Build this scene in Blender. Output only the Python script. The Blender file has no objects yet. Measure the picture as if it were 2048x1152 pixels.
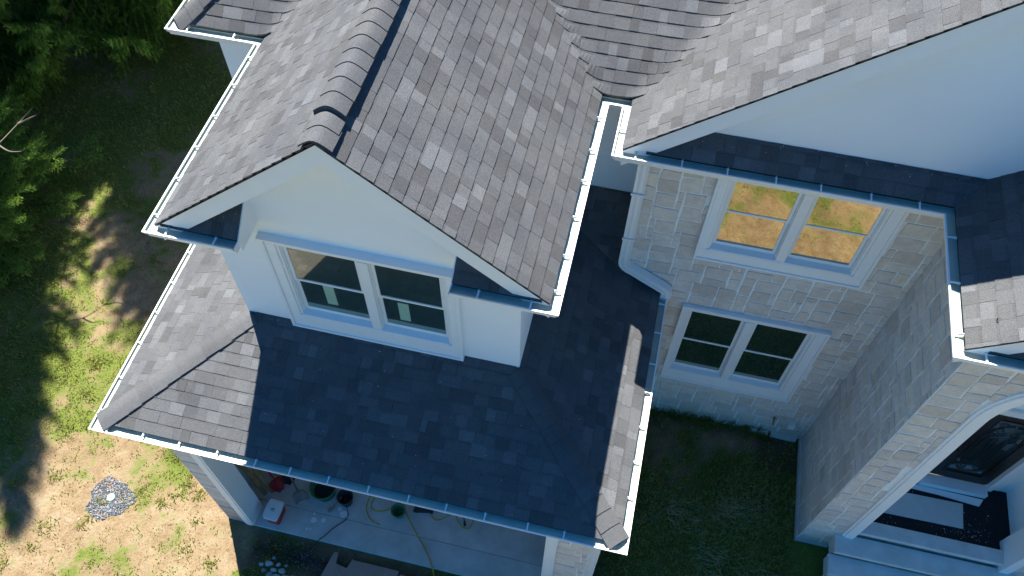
import bpy, math, random
from mathutils import Vector, Matrix, noise
import numpy as np
R_ = random.Random(7)
S = 0.65                       # every length below is in module units of 0.65 m
scn = bpy.context.scene
COL = scn.collection

# ------------------------------------------------------------------ camera, sky, sun, exposure
cam = bpy.data.objects.new('camera', bpy.data.cameras.new('camera'))
COL.objects.link(cam)
cam.data.sensor_width = 36.0
cam.data.lens = 1683.3234 / 2048 * 36
cam.data.clip_start = 0.1
cam.data.clip_end = 900
cam.location = (8.9243*S, -4.465*S, 19.61*S)
cam.rotation_euler = (0.5851, -0.0079, 0.2296)
scn.camera = cam

world = bpy.data.worlds.new("World"); scn.world = world; world.use_nodes = True
wn = world.node_tree
bg = wn.nodes['Background']
sky = wn.nodes.new('ShaderNodeTexSky'); sky.sky_type = 'NISHITA'; sky.sun_disc = False
SUN = Vector((0.287, -0.434, -1.0)).normalized()
sky.sun_elevation = math.asin(-SUN.z)
sky.sun_rotation = math.atan2(-0.287, 0.434)
sky.air_density = 1.0; sky.dust_density = 0.2; sky.ozone_density = 4.0
tn = wn.nodes.new('ShaderNodeMix'); tn.data_type = 'RGBA'; tn.blend_type = 'MULTIPLY'; tn.inputs[0].default_value = 1.0
tn.inputs[7].default_value = (0.16, 0.72, 1.12, 1)          # cool white balance of the shade in the photograph
wn.links.new(sky.outputs[0], tn.inputs[6]); wn.links.new(tn.outputs[2], bg.inputs[0]); bg.inputs[1].default_value = 0.055
sl = bpy.data.lights.new('sun', 'SUN'); sl.energy = 5.0; sl.angle = math.radians(0.5); sl.color = (1.0, 0.955, 0.88)
so = bpy.data.objects.new('sun', sl); COL.objects.link(so)
so.rotation_euler = SUN.to_track_quat('-Z', 'Y').to_euler(); so.location = (0, 0, 30)
scn.view_settings.view_transform = 'Standard'; scn.view_settings.look = 'None'
scn.view_settings.exposure = 1.60; scn.view_settings.gamma = 1.0

# ------------------------------------------------------------------ materials
def srgb(r, g, b):
    f = lambda c: ((c/255+0.055)/1.055)**2.4 if c > 10.3 else c/255/12.92
    return (f(r), f(g), f(b), 1)
class NT:
    def __init__(s, name):
        s.m = bpy.data.materials.new(name); s.m.use_nodes = True
        s.t = s.m.node_tree; s.b = s.t.nodes['Principled BSDF']
    def n(s, typ, **kw):
        o = s.t.nodes.new('ShaderNode'+typ)
        for k, v in kw.items():
            if k.startswith('i_'):
                key = k[2:]; key = int(key) if key.isdigit() else key.replace('_', ' ')
                o.inputs[key].default_value = v
            else: setattr(o, k, v)
        return o
    def l(s, a, b): s.t.links.new(a, b)
    def co(s): return s.n('TexCoord').outputs['Object']
    def noise(s, scale, detail=4, rough=.6, vec=None):
        o = s.n('TexNoise'); o.inputs['Scale'].default_value = scale; o.inputs['Detail'].default_value = detail
        o.inputs['Roughness'].default_value = rough
        s.l(vec if vec is not None else s.co(), o.inputs['Vector']); return o.outputs['Fac']
    def ramp(s, fac, stops):
        o = s.n('ValToRGB'); e = o.color_ramp.elements
        while len(e) < len(stops): e.new(0.5)
        for k, (p, c) in enumerate(stops):
            e[k].position = p; e[k].color = c if len(c) == 4 else (*c, 1)
        s.l(fac, o.inputs[0]); return o.outputs[0]
    def mix(s, fac, a, b, mode='MIX'):
        o = s.n('Mix', data_type='RGBA', blend_type=mode)
        for inp, v in ((0, fac), (6, a), (7, b)):
            if hasattr(v, 'is_output'): s.l(v, o.inputs[inp])
            else: o.inputs[inp].default_value = v
        return o.outputs[2]
    def bump(s, h, strength=.3, dist=.01):
        o = s.n('Bump'); o.inputs['Strength'].default_value = strength; o.inputs['Distance'].default_value = dist
        s.l(h, o.inputs['Height']); s.l(o.outputs[0], s.b.inputs['Normal'])
    def base(s, c, rough=.6, spec=.5, metal=0):
        if hasattr(c, 'is_output'): s.l(c, s.b.inputs['Base Color'])
        else: s.b.inputs['Base Color'].default_value = c
        s.b.inputs['Roughness'].default_value = rough; s.b.inputs['Metallic'].default_value = metal
        s.b.inputs['Specular IOR Level'].default_value = spec
        return s.m
def plain(name, c, rough=.6, spec=.5, metal=0, var=.12, scale=6, bump=0):
    t = NT(name)
    v = t.ramp(t.noise(scale, 5), [(.3, (1-var,)*3), (.7, (1.0,)*3)])
    if bump: t.bump(t.noise(scale*12, 3), bump, .004)
    return t.base(t.mix(1.0, c if len(c) == 4 else (*c, 1), v, 'MULTIPLY'), rough, spec, metal)
def attr(t, name='tint'): return t.n('Attribute', attribute_name=name).outputs['Fac']

def shingle_mat():
    t = NT('asphalt_shingle')
    a = attr(t)
    c = t.ramp(a, [(0, (.064, .0655, .068)), (.45, (.087, .091, .096)), (.7, (.101, .106, .112)), (1, (.121, .128, .136))])
    g = t.ramp(t.noise(230, 2, .8), [(.30, (.36, .36, .37)), (.5, (.97, .96, .95)), (.70, (1.95, 1.93, 1.9))])
    big = t.ramp(t.noise(1.6, 4), [(.3, (.86, .87, .9)), (.7, (1.1, 1.08, 1.05))])
    c = t.mix(1, c, g, 'MULTIPLY'); c = t.mix(1, c, big, 'MULTIPLY')
    t.bump(t.noise(260, 2, .8), .5, .004)
    return t.base(c, .95, .08)
def stone_mat():
    t = NT('ashlar_stone')
    a = attr(t)
    c = t.ramp(a, [(0, (.62, .54, .47)), (.3, (.72, .64, .57)), (.6, (.77, .70, .63)), (.85, (.68, .61, .57)), (1, (.80, .71, .60))])
    m = t.ramp(t.noise(9, 6, .7), [(.3, (.86, .85, .85)), (.65, (1.06, 1.05, 1.03))])
    v = t.ramp(t.noise(38, 5, .75), [(.36, (.82, .80, .78)), (.48, (1, 1, 1))])
    c = t.mix(1, c, m, 'MULTIPLY'); c = t.mix(.6, c, v, 'MULTIPLY')
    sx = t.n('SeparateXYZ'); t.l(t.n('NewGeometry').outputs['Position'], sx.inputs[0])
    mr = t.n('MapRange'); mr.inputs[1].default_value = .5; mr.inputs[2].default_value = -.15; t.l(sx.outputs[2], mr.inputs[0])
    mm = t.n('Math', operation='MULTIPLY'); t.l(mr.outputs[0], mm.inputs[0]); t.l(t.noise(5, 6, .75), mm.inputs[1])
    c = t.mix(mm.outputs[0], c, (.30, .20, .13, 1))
    t.bump(t.noise(22, 6, .7), .7, .025)
    return t.base(c, .9, .2)
M = {}
M['shingle'] = shingle_mat()
M['stone'] = stone_mat()
M['mortar'] = plain('mortar', (.90, .91, .90), .95, .2, 0, .15, 20, .5)
M['stucco'] = plain('painted_stucco', (.87, .885, .89), .8, .25, 0, .05, 1.2, .12)
M['trim'] = plain('white_painted_wood', (.83, .84, .84), .5, .4, 0, .04, 5)
M['vinyl'] = plain('white_vinyl', (.80, .81, .81), .35, .5, 0, .03, 9)
M['deck'] = plain('roof_deck', (.03, .03, .032), .9, .2)
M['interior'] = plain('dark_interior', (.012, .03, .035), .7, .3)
M['concrete'] = plain('concrete', (.58, .58, .54), .85, .3, 0, .3, 3, .3)
M['tread'] = plain('stone_tread', (.70, .69, .64), .7, .35, 0, .22, 4, .2)
def gutter_mat():
    t = NT('white_aluminium_gutter')
    n = t.noise(1.7, 5, .7)
    c = t.ramp(n, [(.35, (.78, .79, .79)), (.62, (.80, .80, .77)), (.75, (.68, .69, .60))])
    return t.base(c, .32, .5)
M['gutter'] = gutter_mat()
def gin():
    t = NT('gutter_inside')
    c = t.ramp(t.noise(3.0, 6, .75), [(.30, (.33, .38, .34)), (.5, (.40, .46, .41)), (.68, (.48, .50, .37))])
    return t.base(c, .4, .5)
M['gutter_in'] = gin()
def glass(name, fac, tint=(.9, .95, 1, 1), dark=(.010, .028, .028, 1)):
    t = NT(name)
    gl = t.n('BsdfGlossy'); gl.inputs['Roughness'].default_value = .012; gl.inputs['Color'].default_value = tint
    w = t.noise(1.2, 1); bp = t.n('Bump'); bp.inputs['Strength'].default_value = .05; bp.inputs['Distance'].default_value = .02
    t.l(w, bp.inputs['Height']); t.l(bp.outputs[0], gl.inputs['Normal'])
    t.base(dark, .3, .4)
    mx = t.n('MixShader'); mx.inputs[0].default_value = fac
    t.l(t.b.outputs[0], mx.inputs[1]); t.l(gl.outputs[0], mx.inputs[2])
    t.l(mx.outputs[0], t.t.nodes['Material Output'].inputs['Surface']); return t.m
M['glass'] = glass('window_glass', .46, (1.0, .90, .64, 1), (.005, .034, .034, 1))
M['door_glass'] = glass('door_glass', .25)
M['door'] = plain('dark_stained_door', (.014, .009, .008), .35, .5, 0, .4, 8)
M['iron'] = plain('wrought_iron', (.012, .012, .013), .45, .5)
M['sticker'] = plain('pale_sticker', (.28, .46, .36), .6)
M['membrane'] = plain('black_membrane', (.018, .022, .026), .8, .3, 0, .5, 20, .6)
M['board'] = plain('grey_board', (.62, .63, .60), .7, .3, 0, .12, 6)
M['brass'] = plain('brass', (.30, .20, .06), .4, .5, .8)
M['red'] = plain('red_plastic', (.50, .018, .016), .4)
M['redp'] = plain('red_paint', (.40, .012, .015), .35)
M['white'] = plain('white_plastic', (.80, .80, .79), .4)
M['wood'] = plain('ash_wood', (.36, .20, .075), .6, .3, 0, .35, 20)
M['steel'] = plain('dull_steel', (.26, .20, .17), .55, .5, .4, .4, 14)
M['black'] = plain('black_plastic', (.014, .014, .015), .5)
M['green'] = plain('green_plastic', (.02, .17, .075), .45)
M['yellow'] = plain('yellow_hose', (.55, .36, .02), .5)
M['card'] = plain('cardboard', (.40, .27, .21), .9, .2, 0, .15, 5)
M['gravel'] = None
def tinted(name, stops, rough=.9, nscale=30, trans=0):
    t = NT(name); c = t.ramp(attr(t), stops)
    c = t.mix(1, c, t.ramp(t.noise(nscale, 3), [(.3, (.75,)*3), (.7, (1.15,)*3)]), 'MULTIPLY')
    t.base(c, rough, .25)
    if trans:
        tr = t.n('BsdfTranslucent'); t.l(c, tr.inputs['Color'])
        mx = t.n('MixShader'); mx.inputs[0].default_value = trans
        t.l(t.b.outputs[0], mx.inputs[1]); t.l(tr.outputs[0], mx.inputs[2])
        t.l(mx.outputs[0], t.t.nodes['Material Output'].inputs['Surface'])
    return t.m
M['gravel'] = tinted('slate_gravel', [(0, (.06, .075, .10)), (.6, (.16, .185, .225)), (1, (.34, .36, .39))])
M['rock'] = tinted('pale_rock', [(0, (.22, .22, .20)), (1, (.48, .48, .45))])
M['debris'] = tinted('debris', [(0, (.16, .08, .04)), (.5, (.42, .40, .36)), (1, (.75, .76, .74))])
M['grass'] = tinted('grass_blades', [(0, (.06, .095, .018)), (.4, (.145, .185, .032)), (.7, (.26, .265, .06)), (1, (.40, .34, .15))], .7, 8, .35)
M['straw'] = tinted('straw', [(0, (.30, .25, .12)), (1, (.45, .38, .2))], .8)
M['needle'] = tinted('spruce_needles', [(0, (.022, .055, .010)), (.5, (.07, .15, .022)), (1, (.22, .36, .055))], .55, 8, .22)
M['leaf'] = tinted('tree_leaves', [(0, (.03, .075, .010)), (.5, (.07, .15, .015)), (1, (.16, .24, .025))], .55, 8, .3)
M['bark'] = plain('bark', (.10, .07, .05), .95, .2, 0, .5, 14, .8)
M['twig'] = plain('bare_twig', (.17, .14, .11), .9)
def ground_mat():
    t = NT('soil_and_turf')
    n1 = t.noise(.55, 8, .66); n2 = t.noise(3.6, 9, .72); n3 = t.noise(26, 6, .75)
    soil = t.ramp(n2, [(.25, (.14, .092, .046)), (.5, (.24, .175, .102)), (.7, (.31, .245, .165))])
    soil = t.mix(1, soil, t.ramp(n3, [(.28, (.52, .50, .47)), (.5, (1, 1, 1)), (.75, (1.22, 1.2, 1.15))]), 'MULTIPLY')
    gr = t.ramp(n3, [(.3, (.05, .075, .014)), (.6, (.135, .165, .032)), (.8, (.29, .27, .10))])
    at = attr(t, 'green')
    m = t.n('Math', operation='ADD'); t.l(at, m.inputs[0])
    q = t.n('Math', operation='MULTIPLY_ADD'); t.l(n2, q.inputs[0]); q.inputs[1].default_value = 1.5; q.inputs[2].default_value = -.75
    q2 = t.n('Math', operation='MULTIPLY_ADD'); t.l(n3, q2.inputs[0]); q2.inputs[1].default_value = .9; q2.inputs[2].default_value = -.45
    a2 = t.n('Math', operation='ADD'); t.l(q.outputs[0], a2.inputs[0]); t.l(q2.outputs[0], a2.inputs[1])
    t.l(a2.outputs[0], m.inputs[1])
    f = t.ramp(m.outputs[0], [(.42, (0, 0, 0)), (.66, (1, 1, 1))])
    c = t.mix(f, soil, gr)
    dk = attr(t, 'soil_dark'); c = t.mix(dk, c, (.035, .022, .014, 1))
    t.bump(n3, .8, .03)
    return t.base(c, .95, .15)
M['ground'] = ground_mat()

# ------------------------------------------------------------------ mesh helpers
LOC = {}
class MB:
    def __init__(s): s.v = []; s.f = []; s.t = []; s.m = []; s.mi = 0
    def add(s, vs, fs, tint=.5):
        b = len(s.v); s.v += [tuple(v) for v in vs]
        for f in fs: s.f.append(tuple(i+b for i in f)); s.t.append(tint); s.m.append(s.mi)
        return s
    def box(s, x0, x1, y0, y1, z0, z1, tint=.5):
        v = [(x, y, z) for z in (z0, z1) for y in (y0, y1) for x in (x0, x1)]
        return s.add(v, [(0, 2, 3, 1), (4, 5, 7, 6), (0, 1, 5, 4), (2, 6, 7, 3), (0, 4, 6, 2), (1, 3, 7, 5)], tint)
    def prism(s, poly, a, b, axis='y', tint=.5):
        """poly: 2D points; extruded from a to b along the axis"""
        def P(p, h):
            return {'y': (p[0], h, p[1]), 'x': (h, p[0], p[1]), 'z': (p[0], p[1], h)}[axis]
        n = len(poly); vs = [P(p, a) for p in poly]+[P(p, b) for p in poly]
        fs = [tuple(range(n)), tuple(range(2*n-1, n-1, -1))]+[(i, i+n, (i+1) % n+n, (i+1) % n) for i in range(n)]
        return s.add(vs, fs, tint)
    def tube(s, pts, r, n=8, tint=.5, close=True):
        pts = [Vector(p) for p in pts]; rs = r if isinstance(r, (list, tuple)) else [r]*len(pts)
        vs = []; up = Vector((0, 0, 1))
        for i, p in enumerate(pts):
            d = (pts[min(i+1, len(pts)-1)]-pts[max(i-1, 0)]).normalized()
            a = d.cross(up)
            if a.length < .05: a = d.cross(Vector((1, 0, 0)))
            a.normalize(); b = d.cross(a)
            for k in range(n):
                t = 2*math.pi*k/n; vs.append(p+(a*math.cos(t)+b*math.sin(t))*rs[i])
        fs = [(i*n+k, i*n+(k+1) % n, (i+1)*n+(k+1) % n, (i+1)*n+k) for i in range(len(pts)-1) for k in range(n)]
        if close: fs += [tuple(range(n-1, -1, -1)), tuple(range((len(pts)-1)*n, len(pts)*n))]
        return s.add(vs, fs, tint)
    def lathe(s, cx, cy, prof, n=20, tint=.5):
        vs = [(cx+r*math.cos(2*math.pi*k/n), cy+r*math.sin(2*math.pi*k/n), z) for r, z in prof for k in range(n)]
        fs = [(i*n+k, i*n+(k+1) % n, (i+1)*n+(k+1) % n, (i+1)*n+k) for i in range(len(prof)-1) for k in range(n)]
        return s.add(vs, fs, tint)
    def build(s, name, mat, parent=None, smooth=False):
        me = bpy.data.meshes.new(name)
        off = LOC.get(parent.name, (0, 0, 0)) if parent else (0, 0, 0)
        a = (np.array(s.v, dtype=np.float64)-np.array(off))*S
        me.from_pydata(a.tolist(), [], s.f); me.update()
        for mm in (mat if isinstance(mat, (list, tuple)) else [mat]): me.materials.append(mm)
        me.polygons.foreach_set('material_index', np.array(s.m, dtype=np.int32))
        at = me.attributes.new('tint', 'FLOAT', 'FACE'); at.data.foreach_set('value', np.array(s.t, dtype=np.float32))
        if smooth: me.polygons.foreach_set('use_smooth', np.ones(len(s.f), dtype=bool))
        o = bpy.data.objects.new(name, me); COL.objects.link(o)
        if parent: o.parent = parent; LOC[o.name] = off
        return o
def tag(o, label, cat, group=None, kind=None):
    if label: o['label'] = label
    if cat: o['category'] = cat
    if group: o['group'] = group
    if kind: o['kind'] = kind
    return o
def thing(name, label, cat, loc, group=None):
    o = bpy.data.objects.new(name, None); COL.objects.link(o); o.empty_display_size = .1
    o.location = (loc[0]*S, loc[1]*S, loc[2]*S); LOC[o.name] = tuple(loc)
    return tag(o, label, cat, group)
def bevel(o, w=.006, seg=2):
    m = o.modifiers.new('bevel', 'BEVEL'); m.width = w; m.segments = seg; m.limit_method = 'ANGLE'; m.angle_limit = .6
    return o
def copy_tree(o, parent=None):
    c = o.copy(); COL.objects.link(c); c.parent = parent
    for ch in list(o.children): copy_tree(ch, c)
    return c

def clip(poly, cp):
    """clip a 2D polygon by a convex counter-clockwise polygon"""
    out = poly
    for i in range(len(cp)):
        a = cp[i]; b = cp[(i+1) % len(cp)]
        ex, ey = b[0]-a[0], b[1]-a[1]
        res = []; m = len(out)
        if m == 0: return []
        ds = [ex*(p[1]-a[1])-ey*(p[0]-a[0]) for p in out]
        for j in range(m):
            p, q = out[j], out[(j+1) % m]; dp, dq = ds[j], ds[(j+1) % m]
            if dp >= -1e-9: res.append(p)
            if (dp > 1e-9 and dq < -1e-9) or (dp < -1e-9 and dq > 1e-9):
                t = dp/(dp-dq); res.append((p[0]+t*(q[0]-p[0]), p[1]+t*(q[1]-p[1])))
        out = res
    return out
def area(p): return .5*sum(p[i][0]*p[(i+1) % len(p)][1]-p[(i+1) % len(p)][0]*p[i][1] for i in range(len(p)))

EXPO = .143/S
def shingle_face(mb, O, facing, pitch, plan, zfun=None, lift=0, seed=1, fine=False, drop=0.03):
    rr = random.Random(seed)
    c = 1/math.sqrt(1+pitch*pitch); sn = pitch*c
    ud, hd = {'F': ((1, 0), (0, 1)), 'L': ((0, -1), (1, 0)), 'R': ((0, 1), (-1, 0))}[facing]
    def uv(p):
        x, y = p[0]-O[0], p[1]-O[1]
        return (x*ud[0]+y*ud[1], (x*hd[0]+y*hd[1])/c)
    cp = [uv(p) for p in plan]
    if area(cp) < 0: cp.reverse()
    nrm = (-hd[0]*sn, -hd[1]*sn, c)
    def P(u, v, h):
        x = O[0]+ud[0]*u+hd[0]*v*c; y = O[1]+ud[1]*u+hd[1]*v*c; z = O[2]+v*sn
        if zfun:
            z2 = zfun(x, y, z); return (x, y, z2+h/c)
        return (x+nrm[0]*h, y+nrm[1]*h, z+nrm[2]*h)
    umin = min(p[0] for p in cp)-.5; umax = max(p[0] for p in cp)+.1; vmax = max(p[1] for p in cp)
    k = 0
    T = .0115                                  # butt thickness of one layer
    while k*EXPO < vmax:
        v0 = k*EXPO; L = EXPO*1.28; u = umin-rr.random()*.6; tooth = rr.random() < .5
        v0j = v0
        while u < umax:
            if tooth: w = rr.uniform(.13, .30)
            else: w = rr.uniform(.12, .32)
            if rr.random() < .25: w *= 1.5
            thick = T*1.4 if tooth else T
            t0 = rr.random()
            tint = (.30+.35*t0) if tooth else (.38+.34*t0)
            if rr.random() < .11: tint = rr.uniform(.72, 1.0)
            elif rr.random() < .16: tint = rr.uniform(.10, .28)
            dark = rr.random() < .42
            jit = rr.uniform(-.0025, .0025)
            us = [u, u+w]
            if fine:
                n = max(1, int(math.ceil(w/.07))); us = [u+w*i/n for i in range(n+1)]
            for i in range(len(us)-1):
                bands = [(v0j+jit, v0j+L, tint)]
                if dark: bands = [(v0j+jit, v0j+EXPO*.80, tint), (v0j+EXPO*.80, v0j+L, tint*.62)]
                for (va, vb, tt) in bands:
                    q = clip([(us[i], va), (us[i+1], va), (us[i+1], vb), (us[i], vb)], cp)
                    if len(q) < 3 or abs(area(q)) < 1e-5: continue
                    hh = lambda v: lift+thick*(1-(v-v0j)/L)+T*.5
                    top = [P(a, b, hh(b)) for a, b in q]; bot = [P(a, b, hh(b)-thick-T*1.2) for a, b in q]
                    n = len(q); fs = [tuple(range(n))]
                    for j in range(n):
                        a, b = q[j], q[(j+1) % n]
                        if abs(a[1]-b[1]) < 1e-6 and a[1] > va+.01: continue
                        if fine and abs(a[0]-b[0]) < 1e-6 and i > 0 and abs(a[0]-us[i]) < 1e-6: continue
                        fs.append((j, j+n, (j+1) % n+n, (j+1) % n))
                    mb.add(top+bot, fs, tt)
            u += w+rr.choice([0, 0, .004]); tooth = not tooth
        k += 1
    return mb
def deck(mb, O, facing, pitch, plan, th=.02, lift=-.012):
    hd = {'F': (0, 1), 'L': (1, 0), 'R': (-1, 0)}[facing]
    z = lambda x, y: O[2]+pitch*((x-O[0])*hd[0]+(y-O[1])*hd[1])+lift
    n = len(plan)
    vs = [(x, y, z(x, y)) for x, y in plan]+[(x, y, z(x, y)-th) for x, y in plan]
    mb.add(vs, [tuple(range(n)), tuple(range(2*n-1, n-1, -1))]+[(i, i+n, (i+1) % n+n, (i+1) % n) for i in range(n)])

def caps(mb, P0, P1, kL, kR, w=.235, expo=.275, th=.016, vent_at=None, vent_h=.05, seed=3, eps=.07, n0=0):
    """bent cap shingles along the line P0->P1; kL, kR: fall per unit of sideways distance"""
    rr = random.Random(seed)
    P0 = Vector(P0); P1 = Vector(P1); D = P1-P0; L = D.length; d = D/L
    h = Vector((d.x, d.y, 0)).normalized(); lat = Vector((h.y, -h.x, 0))
    s = 0; i = 0
    while s < L:
        Lc = min(expo*1.3, L-s+.02); up = vent_h if (vent_at is not None and s >= vent_at) else 0
        tint = rr.uniform(.36, .62); ww = w*rr.uniform(.95, 1.05)
        rows = []
        for (ss, hh) in ((0, th*2.1), (expo, th*1.1), (Lc, th*.6)):
            row = []
            c = P0+d*(s+ss)
            for j in range(-6, 7):
                q = j/6*ww; k = kR if j > 0 else kL
                dz = -(math.sqrt(q*q+eps*eps)-eps)*k
                if abs(j) == 6 and up: dz += 0
                row.append(Vector((c.x+lat.x*q*(1-.08*abs(j)/6), c.y+lat.y*q*(1-.08*abs(j)/6), c.z+dz+hh+up)))
            rows.append(row)
        vs = [v for r in rows for v in r]; n = 13
        fs = [(a*n+b, a*n+b+1, (a+1)*n+b+1, (a+1)*n+b) for a in range(2) for b in range(n-1)]
        b0 = len(vs); drop = th*1.9 if not (up and vent_at is not None and s < vent_at+expo) else up+th*1.6
        vs += [v-Vector((0, 0, drop)) for v in rows[0]]                     # butt edge
        fs += [(b, b0+b, b0+b+1, b+1) for b in range(n-1)]
        for side in (0, n-1):                                              # side edges
            b1 = len(vs); dr = th*1.6 if not up else up+th
            vs += [rows[a][side]-Vector((0, 0, th*1.4)) for a in range(3)]
            fs += [(a*n+side, (a+1)*n+side, b1+a+1, b1+a) for a in range(2)]
        mb.add(vs, fs, tint)
        s += expo; i += 1
    return mb

GP_OUT = [(0, 0), (0, -.026), (-.012, -.036), (-.018, -.07), (-.045, -.11), (-.050, -.150), (-.196, -.150), (-.196, .004)]
GP_IN = [(-.188, .004), (-.188, -.060), (-.060, -.060), (-.048, -.055), (-.028, -.048), (-.022, -.04), (-.026, -.012), (-.026, 0)]
def gutter(name, pts, z, parent, caps_end=(True, True), hang=True, pitch_sp=.73, inset=.16):
    """pts: plan polyline of the outer lip, the roof lying to the LEFT of the direction of travel"""
    n = len(pts); nr = []
    for i in range(n-1):
        dx, dy = pts[i+1][0]-pts[i][0], pts[i+1][1]-pts[i][1]; l = math.hypot(dx, dy)
        nr.append((dy/l, -dx/l))               # outward normal (to the right)
    vs = []; prof = GP_OUT+GP_IN; m = len(prof)
    for i in range(n):
        if i == 0: mx = nr[0]
        elif i == n-1: mx = nr[-1]
        else:
            a, b = nr[i-1], nr[i]; k = 1+a[0]*b[0]+a[1]*b[1]; mx = ((a[0]+b[0])/k, (a[1]+b[1])/k)
        for o, h in prof: vs.append((pts[i][0]+mx[0]*o, pts[i][1]+mx[1]*o, z+h))
    mb = MB(); half = len(GP_OUT)
    for i in range(n-1):
        for j in range(m):
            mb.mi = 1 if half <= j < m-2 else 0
            k = (j+1) % m
            if i == 0 and j == 0: mb.add(vs, [])
            mb.f.append((i*m+j, (i+1)*m+j, (i+1)*m+k, i*m+k)); mb.t.append(.5); mb.m.append(mb.mi)
    mb.mi = 0
    for e, on in ((0, caps_end[0]), (n-1, caps_end[1])):
        if on:
            k = 1 if e == 0 else -1
            d = nr[0] if e == 0 else nr[-1]
            ax = (-d[1], d[0]) if e == 0 else (d[1], -d[0])
            base = [vs[e*m+j] for j in range(half)]
            q = [(p[0]+ax[0]*.012*(1), p[1]+ax[1]*.012*(1), p[2]) for p in base]
            mb.add(base+q, [tuple(range(half)), tuple(range(2*half-1, half-1, -1))]+[(i, i+half, (i+1) % half+half, (i+1) % half) for i in range(half)])
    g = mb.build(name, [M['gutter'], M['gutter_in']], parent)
    if hang:
        for i in range(n-1):
            dx, dy = pts[i+1][0]-pts[i][0], pts[i+1][1]-pts[i][1]; l = math.hypot(dx, dy)
            if l < .6: continue
            tx, ty = dx/l, dy/l; ox, oy = nr[i]
            c = max(1, int(round(l/pitch_sp))); st = l/c
            for k in range(c):
                a = (k+.5)*st+R_.uniform(-.04, .04)
                bx, by = pts[i][0]+tx*a, pts[i][1]+ty*a
                hb = MB()
                # strap tapering from the fascia to the lip, with a small raised web
                q = [(-.19, -.032), (-.19, .032), (-.10, .012), (-.012, .014), (-.012, -.014), (-.10, -.012)]
                vs2 = [(bx+ox*o+tx*w, by+oy*o+ty*w, z+h-.004) for h in (.010, .0) for o, w in q]
                hb.add(vs2, [tuple(range(6)), tuple(range(11, 5, -1))]+[(j, j+6, (j+1) % 6+6, (j+1) % 6) for j in range(6)])
                vs3 = [(bx+ox*o+tx*w, by+oy*o+ty*w, z+h) for o, h in ((-.18, .006), (-.02, .006), (-.02, .014), (-.18, .03)) for w in (-.006, .006)]
                hb.add(vs3, [(0, 2, 4, 6), (1, 7, 5, 3), (0, 1, 3, 2), (2, 3, 5, 4), (4, 5, 7, 6), (6, 7, 1, 0)])
                hb.build('gutter_hanger', M['vinyl'], g)
    return g
def fascia(name, pts, z, parent, soffit=.42, drop=.24):
    """board behind a gutter plus the soffit under the overhang"""
    mb = MB(); n = len(pts); nr = []
    for i in range(n-1):
        dx, dy = pts[i+1][0]-pts[i][0], pts[i+1][1]-pts[i][1]; l = math.hypot(dx, dy); nr.append((dy/l, -dx/l))
    prof = [(-.198, .012), (-.198, -drop), (-.198-soffit, -drop), (-.198-soffit, -drop+.02), (-.225, -drop+.02), (-.225, .012)]
    vs = []; m = len(prof)
    for i in range(n):
        if i == 0: mx = nr[0]
        elif i == n-1: mx = nr[-1]
        else:
            a, b = nr[i-1], nr[i]; k = 1+a[0]*b[0]+a[1]*b[1]; mx = ((a[0]+b[0])/k, (a[1]+b[1])/k)
        for o, h in prof: vs.append((pts[i][0]+mx[0]*o, pts[i][1]+mx[1]*o, z+h))
    fs = [(i*m+j, (i+1)*m+j, (i+1)*m+(j+1) % m, i*m+(j+1) % m) for i in range(n-1) for j in range(m)]
    fs += [tuple(range(m)), tuple(range(n*m-1, (n-1)*m-1, -1))]
    mb.add(vs, fs); return mb.build(name, M['trim'], parent)

# ------------------------------------------------------------------ the house: dimensions
P_U, P_L = .833, .43
Z1, Z2 = 5.235, 9.476           # gutter lips: garage roof, upper roofs
E1, E2 = Z1+.03, Z2+.03         # shingle edges
WA, WB, YD = 2.372, 7.533, 2.529      # gabled wing
UA, UB, YU = 1.816, 8.223, 1.785
XR = (UA+UB)/2; RK = 1.925
YB, YBW = 6.106, 6.70
UE, UM, Y3, YS = .082, 8.450, 4.964, 5.506
UP, Y4, XP, YP = 13.644, 2.3965, 14.194, 2.936
IN = .16
house = thing('house', 'large white and pale stone house with dark grey shingled gable roofs', 'house', (5.0, 4.0, -.7))
H = house

def roof_part(name, faces, seed, capspec=None, zfun=None, label=None):
    mb = MB()
    for k, f in enumerate(faces):
        shingle_face(mb, f[0], f[1], f[2], f[3], zfun=f[4] if len(f) > 4 else None, lift=f[5] if len(f) > 5 else 0, seed=seed+k*17, fine=len(f) > 4)
    o = mb.build(name, M['shingle'], H)
    if label: o['label'] = label
    return o
# garage (lower hip) roof
LO_F = (IN, IN, E1); LO_R = (10-IN, IN, E1)
pF = [(IN, IN), (10-IN, IN), (10-2.45, 2.45), (10-2.53, 2.56), (2.53, 2.56), (2.45, 2.45)]
pL = [(IN, IN), (2.45, 2.45), (2.45, 6.72), (IN, 6.72)]
pR = [(10-IN, IN), (10-IN, 6.72), (7.5, 6.72), (7.5, 2.5)]
r = roof_part('garage_roof', [(LO_F, 'F', P_L, [(IN, IN), (10-IN, IN), (7.44, 2.56), (2.56, 2.56)]), (LO_F, 'L', P_L, pL), (LO_R, 'R', P_L, pR),
              ((7.4, 5.5, 5.634), 'F', .85, [(7.5, 5.5), (9.05, 5.5), (9.05, 6.7), (7.5, 6.7)])], 11)
mb = MB(); deck(mb, LO_F, 'F', P_L, [(IN, IN), (10-IN, IN), (7.44, 2.56), (2.56, 2.56)]); deck(mb, LO_F, 'L', P_L, pL); deck(mb, LO_R, 'R', P_L, pR)
mb.build('roof_deck', M['deck'], r)
k2 = P_L/math.sqrt(2)
zt = lambda t: E1+P_L*t+.012
mb = MB(); caps(mb, (IN, IN, zt(0)), (2.40, 2.40, zt(2.24)), k2, k2, seed=5, w=.215, expo=.285, th=.018)
mb.build('hip_cap', M['shingle'], r)
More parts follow.
